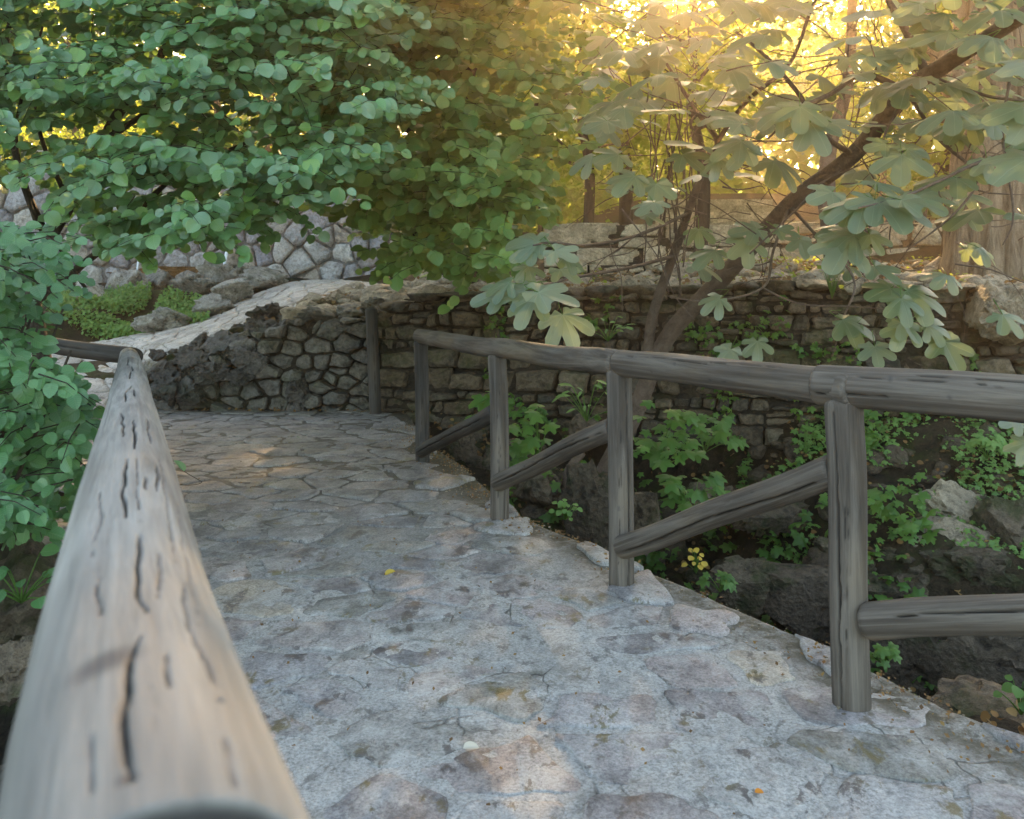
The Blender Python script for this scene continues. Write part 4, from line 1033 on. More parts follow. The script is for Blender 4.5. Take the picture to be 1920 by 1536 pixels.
# big leaves: px, py (of the leaf base), depth, length, direction in the image (deg, 0 = down, 90 = right), tilt of the face towards us
FL = [(985, 545, 4.7, .24, -75, .6), (1000, 560, 4.6, .26, -20, .7), (1010, 548, 4.5, .30, 75, .5), (955, 530, 4.7, .22, -110, .5), (1000, 462, 4.8, .24, -60, .8), (1010, 455, 4.8, .24, -120, .7), (1040, 470, 4.7, .22, 40, .6), (1060, 480, 4.8, .2, 80, .5), (945, 545, 4.8, .26, -85, .5), (990, 500, 4.9, .2, 10, .6), (1050, 505, 5.2, .22, 30, .5), (1055, 590, 5.6, .3, 20, .8),
      (1160, 290, 5.4, .26, -60, .7), (1190, 330, 5.3, .28, -40, .8), (1230, 345, 5.3, .26, -10, .8), (1110, 295, 5.6, .24, -80, .6), (1280, 290, 5.4, .26, 30, .6), (1390, 265, 5.2, .30, -70, .6), (1400, 280, 5.2, .28, -40, .7), (1350, 300, 5.3, .22, -20, .7),
      (1500, 200, 5.1, .3, -10, .9), (1520, 230, 5.1, .32, 20, .9), (1560, 230, 5.2, .28, 60, .7), (1470, 210, 5.2, .28, -60, .7), (1690, 290, 5.0, .28, -10, .8), (1700, 280, 5.0, .24, 150, .7), (1660, 270, 5.1, .24, -70, .7),
      (1620, 380, 4.6, .32, -80, .45), (1640, 375, 4.6, .3, -20, .6), (1650, 380, 4.6, .36, 60, .45), (1690, 375, 4.5, .34, 80, .35), (1600, 385, 4.7, .28, -95, .35), (1720, 370, 4.7, .3, 100, .4), (1640, 345, 4.8, .28, 170, .35), (1560, 360, 4.9, .26, -60, .6), (1600, 440, 4.8, .28, -50, .6), (1630, 440, 4.8, .24, 10, .7), (1590, 455, 4.8, .3, -30, .6),
      (1640, 500, 5.2, .3, 20, .5), (1700, 545, 5.2, .34, 60, .5), (1670, 540, 5.2, .32, -60, .5), (1690, 560, 5.1, .3, 0, .6), (1600, 610, 5.6, .26, -60, .5), (1580, 600, 5.6, .28, 60, .5), (1690, 605, 5.3, .28, 30, .8), (1700, 610, 5.3, .26, -30, .8), (1770, 640, 5.3, .3, 10, .9), (1740, 610, 5.3, .26, 80, .8), (1640, 650, 5.4, .24, 0, .8), (1420, 640, 5.8, .2, 0, .9), (1370, 655, 5.8, .2, -40, .7), (1350, 560, 5.9, .2, -60, .7),
      (1420, 430, 5.9, .24, -90, .6), (1400, 450, 5.9, .26, 0, .8), (1460, 430, 5.9, .22, 60, .6), (1310, 430, 6.0, .22, 0, .6), (1500, 450, 6.0, .2, 0, .7), (1340, 470, 6.1, .24, -40, .6),
      (1920, 200, 4.4, .3, -80, .4), (1935, 220, 4.4, .3, -40, .6), (1930, 295, 4.4, .34, -60, .6), (1940, 120, 4.4, .3, -80, .5), (1910, 150, 4.5, .26, -100, .4), (1860, 70, 4.7, .3, -60, .5), (1780, 60, 5.0, .3, -90, .4), (1850, 300, 5, .24, 0, .7), (1820, 320, 5.1, .26, -20, .7), (1925, 830, 4.6, .22, -30, .9), (1910, 790, 4.6, .2, -80, .6),
      (1880, 590, 5.0, .24, 20, .5), (1700, 100, 5.2, .3, -80, .5), (1650, 90, 5.3, .28, -30, .5), (1740, 30, 5.2, .3, -60, .4)]
rsf = random.Random(12); pos = []; dr_ = []; nr = []; sz = []; pet = MM()
for px, py, d, L, ang, tilt in FL:
    p = P(px, py, d); a_ = R(ang)
    dv = Vector((math.sin(a_), -.25, -math.cos(a_) * (.5 + tilt * .7))); nm = Vector((rsf.uniform(-.25, .25), -tilt - .15, .9 + rsf.uniform(-.1, .1)))
    pos.append(p); dr_.append(dv); nr.append(nm); sz.append(L * rsf.uniform(.62, .84) * (.9 if px > 1580 and py > 480 else 1))
    V, F = tube([p, p - dv.normalized() * .08 + Vector((0, .02, .02)), p + Vector((rsf.uniform(-.05, .1), .16, .06))], [.0022, .002, .0025], 4, n=3); pet.add(V, F)
# more leaves through the upper right
for i in range(235):
    px = rsf.uniform(1120, 1930); py = rsf.uniform(-40, 230) if i % 3 else rsf.uniform(150, 520); 
    if py > 260 and rsf.random() < .45: continue
    if px < 1200 and py < 60 and rsf.random() < .5: continue
    d = rsf.uniform(4.9, 6.8); p = P(px, py, d); a_ = rsf.uniform(-2.4, 1.6); tilt = rsf.uniform(.2, .8)
    pos.append(p); dr_.append(Vector((math.sin(a_), -.4, -math.cos(a_) * .5))); nr.append(Vector((rsf.uniform(-.35, .35), -tilt + rsf.uniform(-.15, .15), .95))); sz.append(rsf.uniform(.14, .25))
    V, F = tube([p, p + Vector((rsf.uniform(-.06, .06), .1, .05))], [.002, .0024], 4, spline=False); pet.add(V, F)
for i in range(420):  # unseen crown above the frame, thickened to shade the path
    p = Vector((rsf.uniform(-.2, 4.6), rsf.uniform(2.6, 8.5), rsf.uniform(3.6, 5.6))); a_ = rsf.uniform(0, 6.28)
    if p.z < CH + (HY + 40) * p.y / FPX: continue
    pos.append(p); dr_.append(Vector((math.sin(a_), math.cos(a_), -.3))); nr.append(Vector((rsf.uniform(-.3, .3), rsf.uniform(-.5, .2), 1))); sz.append(rsf.uniform(.2, .32))
o = pet.build('petioles', M['figgreen'], fg); tag(o, kind='stuff')
pos = np.array([tuple(p) for p in pos]); tree_leaves(fg, pos, frames(np.array([tuple(p) for p in dr_]), np.array([tuple(p) for p in nr])), np.array(sz), 'fig', TFIGS, 296, TFs)

# ------------------------------------------------------------------ background trees
def bg_tree(x, y, h, cr_, zlow, n, leaf, label, mat='gold', tr=.10, seed=0, name='background_tree', lean=0.0, bark='bark'):
    z0 = float(terrain(np.array([x]), np.array([y]))[0]); root = empty(name, (x, y, z0), label, 'tree')
    rs_ = np.random.default_rng(seed + 100)
    top = Vector((x + lean, y, z0 + h))
    limb(root, [(x, y, z0 - .2), (x + lean * .3 + .1, y, z0 + h * .35), (x + lean * .6 - .1, y, z0 + h * .65), top], [tr * 1.2, tr, tr * .7, tr * .25], bark, 'trunk', 10, .2, seed)
    cl = []
    for i in range(9):
        t = rs_.uniform(.3, .9); b0 = Vector((x + lean * t, y, z0 + h * t)); a = rs_.uniform(0, 6.28)
        e = b0 + Vector((math.cos(a) * cr_ * .8, math.sin(a) * cr_ * .8, rs_.uniform(-.1, .5) * cr_)); limb(root, [b0, b0.lerp(e, .5) + Vector((0, 0, .15)), e], [tr * .35, tr * .22, tr * .06], bark, 'branch', 6, .2, i)
        cl.append(e)
    # leaf clumps
    m_ = n // 26; C = []
    while len(C) < m_:
        v = rs_.normal(0, 1, 3); v /= np.linalg.norm(v); v *= rs_.uniform(.25, 1) ** .5
        zc = z0 + zlow + (h + cr_ * .4 - zlow) * (.5 + .5 * v[2]); f = 1.0
        C.append((x + lean * .5 + v[0] * cr_, y + v[1] * cr_, zc))
    C = np.array(C); pos = C[rs_.integers(0, m_, n)] + rs_.normal(0, .26 * (cr_ / 2) ** .5, (n, 3)) * np.array([1, 1, .6])
    nm = rs_.normal(0, .6, (n, 3)) + np.array([0, -.2, .8]); dd = rs_.normal(0, 1, (n, 3)) + np.array([0, 0, -.4])
    me = leaf_mesh('foliage', TLs, pos - np.array(root.location), frames(dd, nm), leaf * rs_.uniform(.6, 1.3, n), rs_.random(n))
    o = link('foliage', me, M[mat]); o.parent = root; tag(o, kind='stuff')
    return root
BT = [(-6.5, 19.5, 7.5, 3.0, .8, 9000, .14, 'golden green tree rising behind the polygonal stone wall, leftmost in the background', 'gold'),
      (-2.2, 20.5, 8.5, 3.2, 1.0, 9000, .14, 'tall golden green tree behind the right end of the polygonal wall', 'gold'),
      (1.4, 17.0, 5.0, 2.0, 1.6, 5500, .12, 'slim tree with backlit yellow leaves straight behind the middle of the view', 'gold'),
      (4.0, 23.0, 5.6, 2.3, 1.3, 6500, .14, 'yellow backlit tree standing behind the sunlit steps', 'gold'),
      (8.8, 19.0, 6.4, 2.8, 1.6, 8000, .13, 'bright yellow green tree behind the leaning fig trunk', 'gold'),
      (10.5, 21.0, 10.0, 3.6, 1.0, 9000, .15, 'broad golden tree at the right of the background, behind the pale trunk', 'gold'),
       (7.5, 15.2, 4.6, 1.3, 1.3, 7000, .12, 'small yellow green tree right behind the leaning fig trunk', 'gold'),
       (3.0, 14.2, 4.2, 1.2, 1.8, 3500, .09, 'thin young backlit tree between the two terrace walls', 'gold'),
       (-11.0, 22.0, 10.0, 4.0, .5, 9000, .17, 'broad tree far behind the left edge foliage', 'gold'),
      (-5.0, 28.0, 13.0, 4.5, 2.0, 9000, .22, 'tall distant tree above the golden trees on the left', 'leaf2'),
      (13.0, 31.0, 12.0, 4.5, 2.0, 9000, .22, 'tall distant tree above the golden trees on the right', 'leaf2'),
      (1.0, 33.0, 8.5, 4.0, 1.0, 8000, .22, 'low distant tree in the gap under the brightest light', 'gold')]
for i, b in enumerate(BT): bg_tree(b[0], b[1], b[2], b[3], b[4], b[5], b[6], b[7], b[8], seed=i)
# far wood closing the horizon
rs_ = np.random.default_rng(55); n = 60000
a_ = rs_.uniform(-1.25, 1.25, n); rr = rs_.uniform(38, 60, n); x = np.sin(a_) * rr; y = np.cos(a_) * rr
gz = 6 + (rr - 40) * .12
hh = 7.5 + 3.5 * np.sin(a_ * 9) + 2 * np.sin(a_ * 23 + 1); z = gz - 2 + rs_.random(n) * hh
pos = np.stack([x, y, z], 1)
me = leaf_mesh('distant_wood', TLs, pos, frames(rs_.normal(0, 1, (n, 3)), rs_.normal(0, .7, (n, 3)) + np.array([0, -.3, .8])), rs_.uniform(.5, 1.0, n), rs_.random(n))
o = link('distant_wood', me, M['gold']); tag(o, 'distant wood of golden green trees closing the background', 'wood', kind='stuff')

# pale gnarled trunk at the right
bt = empty('old_tree', P(1850, 520, 11.0), 'old tree with a broad pale ridged trunk at the right edge above the ravine wall', 'tree')
def gnarled(root, pts, rad, seed, k=40, n=12, amp=.22, mat='bigbark', name='trunk'):
    pts, rad = catmull(pts, rad, n); V = []; F = []
    for i, p in enumerate(pts):
        for j in range(k):
            a = 2 * math.pi * j / k; rg = 1 + amp * (abs(mn.noise(Vector((math.cos(a) * 2.2 + seed, math.sin(a) * 2.2, p.z * .35)))) * 2 - .5) + .06 * mn.noise(Vector((math.cos(a) * 9, math.sin(a) * 9 + seed, p.z * 3)))
            V.append((p.x + math.cos(a) * rad[i] * rg, p.y + math.sin(a) * rad[i] * rg, p.z))
    for i in range(len(pts) - 1):
        for j in range(k): F.append((i * k + j, i * k + (j + 1) % k, (i + 1) * k + (j + 1) % k, (i + 1) * k + j))
    F.append(tuple((len(pts) - 1) * k + j for j in range(k)))
    mm = MM(); mm.add(V, F); return mm.build(name, M[mat], root)
gnarled(bt, [P(1850, 550, 11), P(1850, 480, 11), P(1855, 380, 11), P(1865, 250, 11), P(1860, 100, 11), P(1840, -150, 11), P(1800, -500, 11)], [.56, .46, .42, .4, .38, .33, .25], 3, 72, 16, .34)
gnarled(bt, [P(1860, 250, 11), P(1800, 170, 10.9), P(1740, 60, 10.8), P(1690, -60, 10.8), P(1650, -300, 10.8)], [.2, .2, .17, .15, .1], 5, 20, 8, .15, name='branch')
gnarled(bt, [P(1890, 200, 11), P(1960, 60, 11), P(2060, -150, 11)], [.2, .18, .12], 6, 20, 8, .15, name='branch')
rs_ = np.random.default_rng(66); n = 7000; C = np.stack([rs_.uniform(2.5, 9, 260), rs_.uniform(9, 14.5, 260), rs_.uniform(5.0, 8.5, 260)], 1)
pos = C[rs_.integers(0, 260, n)] + rs_.normal(0, .3, (n, 3)); me = leaf_mesh('foliage', TLs, pos - np.array(bt.location), frames(rs_.normal(0, 1, (n, 3)), rs_.normal(0, .6, (n, 3)) + np.array([0, -.2, .8])), rs_.uniform(.1, .18, n), rs_.random(n))
o = link('foliage', me, M['leaf2']); o.parent = bt; tag(o, kind='stuff')
st = empty('tree_trunk', P(1565, 500, 11.5), 'short reddish tree trunk standing behind the ravine wall under the fig leaves', 'tree')
gnarled(st, [P(1575, 530, 11.5), P(1560, 440, 11.5), P(1550, 360, 11.6), P(1555, 280, 11.8), P(1590, 150, 12), P(1600, -50, 12)], [.17, .13, .12, .1, .08, .05], 8, 24, 8, .2, mat='figbark')

# trees added to shade the path, two of them crowned above the frame
for i, (x, y, h, c_, zl, lb) in enumerate([(-5.2, 19.0, 10.2, 3.4, 5.0, 'tall tree added for shade, with a high dark crown behind the left leaves, its trunk mostly hidden'), (2.4, 18.6, 5.2, 3.3, 1.6, 'dense broad tree added for shade behind the terraces in the middle'), (9.6, 14.5, 9.6, 3.6, 5.0, 'tall tree added for shade, with a high crown beyond the pale ridged trunk')]):
    bg_tree(x, y, h, c_, zl, 21000, .17 if i != 1 else .13, lb, 'leaf2' if i != 1 else 'gold', .13, 60 + i, lean=-.4)
# ------------------------------------------------------------------ terraces and sunlit steps
def terrace(label, x0, x1, y, z0, z1, cell, seed):
    line = [(x0, y + .2), ((x0 + x1) / 2, y), (x1, y - .3)]
    wall('stone_wall', label, line, z0, z1, cell, 1.9, 'terrace', 'backing', (.02, .08), (.006, .02), seed, .5, nmax=110, coursed=True)
terrace('low terrace wall of tan slabs just behind the ravine wall at the right', 1.0, 7.6, 12.4, 1.2, 1.85, .24, 41)
terrace('second terrace wall of sunlit blocks, below the bright steps', .6, 9.5, 16.2, 1.7, 2.75, .3, 42)
stp = empty('stone_steps', P(1370, 420, 20), 'bright sunlit stone steps between the trees in the middle right background', 'steps')
for i in range(6):
    mm = MM(); x0, x1 = 3.6 - .0 * i, 6.4; y0 = 19.5 + i * .42; z0_ = 2.6 + i * .2; V = []
    for z in (z0_ - .5, z0_ + .2):
        for xx, yy in ((x0, y0), (x1, y0), (x1, y0 + .5), (x0, y0 + .5)): V.append((xx + .03 * mn.noise(Vector((xx, i, z))), yy + .03 * mn.noise(Vector((i, xx, z))), z))
    mm.add(V, [(0, 1, 5, 4), (1, 2, 6, 5), (2, 3, 7, 6), (3, 0, 4, 7), (4, 5, 6, 7), (3, 2, 1, 0)]); mm.build('step', M['terrace'], stp, False)
# ochre building wall and pipe railing seen through the leaves at the far left
ow = MM(); a = P(-300, 400, 21); b = P(170, 400, 22)
ow.add([(a.x, a.y, 2), (b.x, b.y, 2), (b.x, b.y + .3, 2), (a.x, a.y + .3, 2), (a.x, a.y, 4.6), (b.x, b.y, 4.6), (b.x, b.y + .3, 4.6), (a.x, a.y + .3, 4.6)], [(0, 1, 5, 4), (1, 2, 6, 5), (2, 3, 7, 6), (3, 0, 4, 7), (4, 5, 6, 7)])
tag(ow.build('garden_wall', M['ochre'], None, False), 'plain ochre wall glimpsed through the leaves at the far left', 'wall')
pr = empty('pipe_railing', P(100, 300, 20), 'pale metal pipe railing above the ochre wall at the far left', 'railing')
limb(pr, [P(-200, 285, 20), P(0, 284, 20), P(180, 282, 20)], [.05] * 3, 'metal', 'rail', 8, 0)
for px in (-150, 0, 150): limb(pr, [P(px, 285, 20), P(px, 340, 20), P(px, 400, 20)], [.03] * 3, 'metal', 'post', 8, 0)

# ------------------------------------------------------------------ boulders
BO = [(160, 560, 14.0, .42, 'rough grey boulder at the left end of the row above the weeds'), (235, 545, 14.8, .5, 'wide pale boulder behind the weeds, second from the left'), (300, 530, 15.3, .36, 'low white-topped boulder behind the middle of the weeds'),
      (365, 532, 15.0, .36, 'rounded boulder behind the right part of the weeds'), (405, 515, 15.8, .36, 'tall boulder at the foot of the back wall near the thin stream of water'), (435, 548, 14.2, .38, 'pale humped boulder on the bend of the upper path'), (490, 527, 15.6, .42, 'large dark round boulder at the top of the upper path'),
      (400, 575, 13.4, .34, 'flat dark boulder at the right tip of the weed bed'), (320, 603, 12.9, .3, 'low dark boulder along the inner edge of the upper path'), (450, 520, 16.0, .3, 'small boulder between the tall and the round boulder'), (280, 608, 12.7, .22, 'small half buried rock beside the lower weeds')]
for i, (px, py, d, s_, lb) in enumerate(BO): tag(rock(P(px, py - 4, d) - Vector((0, 0, s_ * .05)), (s_, s_ * .8, s_ * .62), i * 2.3 + 1, .6, 4, 0, M['boulder'], 'boulder', None, rs.uniform(0, 3)), lb, 'boulder')
CRK = [(1775, 945, 7.5, .30, .2, 'sunlit pinkish rock standing on the green slope across the ravine'), (1770, 1000, 7.2, .36, .16, 'broad flat rock below the sunlit rock across the ravine'), (1880, 975, 7.1, .26, .22, 'rock at the right edge of the green slope across the ravine'), (1545, 1018, 7.2, .08, .07, 'small pale stone on the mossy ledge'),
       (1870, 575, 8.2, .3, .24, 'bright sunlit rock on top of the ravine wall at the right'), (1905, 610, 8.1, .26, .16, 'flat sunlit rock at the right end of the ravine wall top'), (870, 830, 8.6, .14, .16, 'mossy rounded rock just outside the first railing post'), (1010, 905, 7.6, .3, .22, 'brown rock on the bank under the second brace'), (1110, 945, 7.2, .26, .34, 'upright brown rock face below the fig trunk'),
       (1880, 1335, 3.9, .34, .1, 'flat grey rock shelf beyond the path edge at lower right'), (1650, 990, 7.6, .22, .14, 'dark mossy rock behind the fourth post'), (1490, 900, 8.4, .16, .12, 'dark rock in the hollow below the ravine wall'), (1090, 800, 8.9, .2, .16, 'block of stone behind the green shoots'),
       (28, 1240, 2.8, .12, .09, 'mossy rock under the shrub at the left edge'), (60, 1120, 3.6, .3, .3, 'grey rock in the dark gap left of the handrail')]
for i, (px, py, d, s_, h_, lb) in enumerate(CRK): tag(rock(P(px, py, d) - Vector((0, 0, h_ * .2)), (s_, s_ * .8, h_), i * 1.7 + 9, .6, 4, 0, M['tan'] if 'sunlit' in lb else M['creek'], 'rock', None, rs.uniform(0, 3)), lb, 'rock')  # rocks called sunlit get the lighter tan, sunlight put into their colour
LG = [(1640, 1085, 7.0, .5, .26, 'long mossy rock ledge behind the fourth post'), (1750, 1075, 6.9, .45, .25, 'dark layered ledge block to the right of the fourth post'), (1860, 1065, 6.8, .5, .27, 'dark ledge block above the lowest brace at the right edge'),
      (1700, 1190, 6.7, .5, .4, 'dark rock face below the ledge, just above the lowest brace'), (1850, 1210, 6.5, .55, .45, 'large dark rock face below the ledge at the right edge'), (1500, 1110, 6.9, .4, .3, 'rough dark rock left of the fourth post near the ravine floor'), (1400, 1080, 6.9, .3, .2, 'low dark rock under the third brace'),
      (1200, 960, 7.6, .28, .3, 'brown rock face right of the third post'), (1330, 930, 8.2, .3, .2, 'rock half hidden by the sapling above the third brace'), (960, 850, 8.0, .25, .2, 'mossy rock beneath the first brace'), (1450, 960, 7.8, .34, .2, 'flat mossy rock in the middle of the ravine'), (1560, 940, 8.0, .26, .2, 'mossy rock right behind the top end of the third brace')]
for i, (px, py, d, s_, h_, lb) in enumerate(LG): tag(rock(P(px, py, d) - Vector((0, -.1, h_ * .3)), (s_, s_ * .6, h_), i * 3.3 + 50, .7, 4, .75, M['creek'], 'rock', None, rs.uniform(-.4, .4)), lb, 'rock')
# loose rubble, nobody could count it
def rubble(name, label, n, gen, size, mat, seed):
    import bmesh
    bm = bmesh.new(); bmesh.ops.create_icosphere(bm, subdivisions=2, radius=1); V0 = np.array([v.co[:] for v in bm.verts]); F0 = np.array([[v.index for v in f.verts] for f in bm.faces]); bm.free()
    rs_ = np.random.default_rng(seed); P_ = gen(rs_, n); n = len(P_); Vs = []
    for i in range(n):
        s_ = size[0] + (size[1] - size[0]) * rs_.random() ** 2.5; o_ = rs_.random(3) * 50
        d = np.array([1 + .45 * mn.noise(Vector(v * 1.3 + o_)) for v in V0])
        Vs.append(V0 * d[:, None] * s_ * np.array([1, rs_.uniform(.6, 1), rs_.uniform(.45, .8)]) + P_[i])
    F = (F0[None] + (np.arange(n) * len(V0))[:, None, None]).reshape(-1, 3)
    o = link(name, npmesh(name, np.vstack(Vs), F), M[mat]); tag(o, label, 'rubble', kind='stuff')
def gt(x, y): return terrain(np.asarray(x), np.asarray(y))
def gen_rav(rs_, n):
    x = rs_.uniform(-.6, 6.5, n); y = wallY(x) - rs_.uniform(.05, 5.0, n); ok = (x > XR(y) + .1) & (y > .8); x, y = x[ok], y[ok]; return np.stack([x, y, gt(x, y) + .01], 1)
rubble('rubble', 'loose brown stones strewn over the ravine floor and banks', 1300, gen_rav, (.025, .16), 'creek', 1)
def gen_bank(rs_, n):
    x = rs_.uniform(-2.6, 7, n); y = wallY(x) + rs_.uniform(.2, 3.5, n); q = n // 3; x[:q] = rs_.uniform(-2.7, -.2, q); y[:q] = wallY(x[:q]) + rs_.uniform(.2, 2.6, q); return np.stack([x, y, gt(x, y) + .02], 1)
rubble('rubble', 'tan rubble lying on the ground behind the ravine wall', 900, gen_bank, (.03, .22), 'tan', 2)
def gen_left(rs_, n):
    x = rs_.uniform(-6, -.4, n); y = rs_.uniform(1.2, 6.2, n); ok = x < XL(y) - .1; x, y = x[ok], y[ok]; return np.stack([x, y, gt(x, y) + .01], 1)
rubble('rubble', 'grey stones on the slope under the left shrub', 300, gen_left, (.03, .14), 'creek', 3)
def gen_grit(rs_, n):
    y = rs_.uniform(2.2, 9.5, n); x = XR(y) - np.abs(rs_.normal(0, .16, n)) - .03; return np.stack([x, y, zdeck(x, y) + .014], 1)
rubble('grit', 'small pale grit and chips gathered along the right edge of the path', 700, gen_grit, (.002, .007), 'tan', 4)

# ------------------------------------------------------------------ ground cover and small plants
def cover(name, label, n, gen, size, mat, tpl, seed, lift=.03, cat='ground cover', up=.9):
    rs_ = np.random.default_rng(seed); P_ = gen(rs_, n); n = len(P_); P_[:, 2] += rs_.uniform(0, lift, n)
    nm = rs_.normal(0, .4, (n, 3)) + np.array([0, -.45, up]); dd = rs_.normal(0, 1, (n, 3))
    o = link(name, leaf_mesh(name, tpl, P_, frames(dd, nm), rs_.uniform(size[0], size[1], n), rs_.random(n)), M[mat]); tag(o, label, cat, kind='stuff')
def gen_ivy(rs_, n):
    x = rs_.uniform(2.3, 6, n); y = wallY(x) - rs_.uniform(.1, 2.1, n); k = np.array([mn.noise(Vector((a * 1.5, b * 1.5, 4))) for a, b in zip(x, y)]) > -.02; x, y = x[k], y[k]; return np.stack([x, y, gt(x, y) + .04], 1)
cover('ground_cover', 'bright green creeping leaves on the slope across the ravine', 5200, gen_ivy, (.02, .05), 'weed', TFs, 11, .09)
def gen_weed(rs_, n):
    u = rs_.random(n); px = 90 + 300 * rs_.random(n) ** .9; d = 12.9 + rs_.random(n) * 1.5; x = (px - CX) * d / FPX; y = d
    k = np.array([mn.noise(Vector((a * 1.3, b * 1.3, 9))) for a, b in zip(x, y)]) > -.45; x, y = x[k], y[k]; return np.stack([x, y, gt(x, y) + .03], 1)
cover('weeds', 'low light green weeds filling the bed inside the bend of the upper path', 15000, gen_weed, (.03, .075), 'weed', TLs, 12, .17, up=.5)
def gen_lit(rs_, n):
    x = rs_.uniform(-3, 7, n); y = rs_.uniform(1, 13, n); k = (x > XR(y) + .02) | (y > wallY(x) + .1); x, y = x[k], y[k]; return np.stack([x, y, gt(x, y) + .06], 1)
cover('leaf_litter', 'dry brown leaves scattered over the ravine and the bank', 9000, gen_lit, (.025, .06), 'litter', TL, 13, .03, 'leaf litter')
def gen_moss(rs_, n):
    x = rs_.uniform(.5, 6, n); y = wallY(x) + rs_.uniform(.3, 5, n); k = np.array([mn.noise(Vector((a * .9, b * .9, 2))) for a, b in zip(x, y)]) > .05; x, y = x[k], y[k]; return np.stack([x, y, gt(x, y) + .03], 1)
cover('ground_cover', 'small yellow green plants between the stones behind the ravine wall', 3000, gen_moss, (.03, .07), 'gold', TLs, 14, .12)
def gen_foot(rs_, n):
    s_ = rs_.random(n) * .9; x = -2.9 + rs_.normal(0, .9, n); y = wallY(x) - np.abs(rs_.normal(0, .05, n)) - .08; return np.stack([x, y, zdeck(x, y) + .015], 1)
cover('fallen_leaves', 'tiny red and brown leaves gathered at the foot of the dark wall', 90, gen_foot, (.02, .045), 'litter', TL, 15, .01, 'leaf litter')
def gen_deb(rs_, n):
    y = rs_.uniform(1.9, 9.8, n); x = XL(y) + (XR(y) - XL(y)) * rs_.random(n); return np.stack([x, y, zdeck(x, y) + .016], 1)
cover('debris', 'specks of dry leaf and dark berries scattered on the path', 330, gen_deb, (.006, .018), 'litter', TLs, 16, .002, 'debris')

def gen_und(rs_, n):
    x = rs_.uniform(-.1, 3.4, n); y = wallY(x) - rs_.uniform(.15, 2.4, n); k = (np.array([mn.noise(Vector((a * 1.9, b * 1.9, 14))) for a, b in zip(x, y)]) > .08) & (x > XR(y) + .25); x, y = x[k], y[k]; return np.stack([x, y, gt(x, y) + .06], 1)
cover('undergrowth', 'tangled green undergrowth between the railing and the ravine wall', 2600, gen_und, (.04, .10), 'figgreen', TFs, 18, .42)
def gen_und2(rs_, n):
    x = rs_.uniform(1.0, 6.2, n); y = wallY(x) - rs_.uniform(.2, 5, n); k = (np.array([mn.noise(Vector((a * 2.4, b * 2.4, 24))) for a, b in zip(x, y)]) > .16) & (x > XR(y) + .2); x, y = x[k], y[k]; return np.stack([x, y, gt(x, y) + .03], 1)
cover('undergrowth', 'patches of small dark green plants across the ravine floor', 3600, gen_und2, (.02, .055), 'figgreen', TLs, 19, .12)
def gen_edge(rs_, n):
    y = rs_.uniform(1.6, 9.0, n); x = XR(y) - np.abs(rs_.normal(0, .13, n)) - .02; k = np.array([mn.noise(Vector((a * 2.2, b * 2.2, 34))) for a, b in zip(x, y)]) > -.1; x, y = x[k], y[k]; return np.stack([x, y, zdeck(x, y) + .016], 1)
cover('leaf_litter', 'brown crumbled leaves collected along the right kerb of the path', 1500, gen_edge, (.006, .022), 'litter', TLs, 20, .006, 'leaf litter')
def gen_wall(rs_, n):
    x = rs_.uniform(-.3, 5.5, n); z = rs_.uniform(-.2, 1.35, n); k = np.array([mn.noise(Vector((a * 1.7, b * 1.7, 54))) for a, b in zip(x, z)]) > .2; x, z = x[k], z[k]; return np.stack([x, wallY(x) - rs_.uniform(.1, .22, len(x)), z], 1)
cover('creeper', 'small leaved creeper growing in patches on the face of the ravine wall', 2600, gen_wall, (.03, .07), 'figgreen', TFs, 21, .02, 'creeper', .5)
def plant(px, py, d, h, spread, nl, leaf, mat, label, seed, tpl=None, name='wild_plant', up=0.9, hang=False):
    b = P(px, py, d); r_ = random.Random(seed); root = empty(name, b, label, 'plant'); pos = []; dr2 = []; n2 = []; s2 = []
    for i in range(nl):
        a = r_.uniform(0, 6.28); rr = spread * r_.random() ** .6; hh = h * (r_.uniform(.25, 1)) * (1 - .3 * rr / spread)
        if hang: hh = -hh
        e = b + Vector((math.cos(a) * rr, math.sin(a) * rr * .7, hh)); pos.append(tuple(e)); dr2.append((math.cos(a), math.sin(a) - .3, -.3)); n2.append((r_.uniform(-.3, .3), -.5 + r_.uniform(-.3, .3), up)); s2.append(leaf * r_.uniform(.6, 1.15))
        if i % 2 == 0 or nl < 20: limb_ = MM(); V, F = tube([b, b.lerp(e, .5) + Vector((0, 0, .04 * h)), e], [.004, .003, .002], 4, n=2); limb_.add(V, F); limb_.build('stem', M['figgreen'], root)
    tp = tpl or TFs; me = npmesh('leaf', *tp[:2], True, None, tp[2]); me.materials.append(M[mat]); fr2 = frames(np.array(dr2), np.array(n2)); off = b
    for p, f2_, s_ in zip(pos, fr2, s2):
        o = bpy.data.objects.new('leaf', me); COL.objects.link(o)
        o.matrix_basis = Matrix([list(f2_[0] * s_) + [p[0] - off[0]], list(f2_[1] * s_) + [p[1] - off[1]], list(f2_[2] * s_) + [p[2] - off[2]], [0, 0, 0, 1]]); o.parent = root
    return root
plant(905, 800, 6.6, .38, .16, 9, .13, 'figgreen', 'cluster of vivid green lobed leaves between the first two railing posts', 1)
plant(1100, 790, 7.2, .42, .2, 16, .12, 'weed', 'spiky light green shoot rising between the second and third posts', 2, leaf_template(3, 3, .3))
plant(1010, 860, 7.3, .5, .24, 16, .1, 'figgreen', 'thin sapling behind the second brace beside the second post', 3)
plant(1240, 880, 7.0, .6, .34, 34, .12, 'figgreen', 'bushy green sapling just right of the third post', 4)
plant(1300, 960, 7.0, .4, .3, 26, .11, 'figgreen', 'low green plant above the third brace in the dark hollow', 5)
plant(1060, 975, 6.3, .16, .09, 18, .045, 'weed', 'small bright tuft growing from the bank below the second brace', 6, TL)
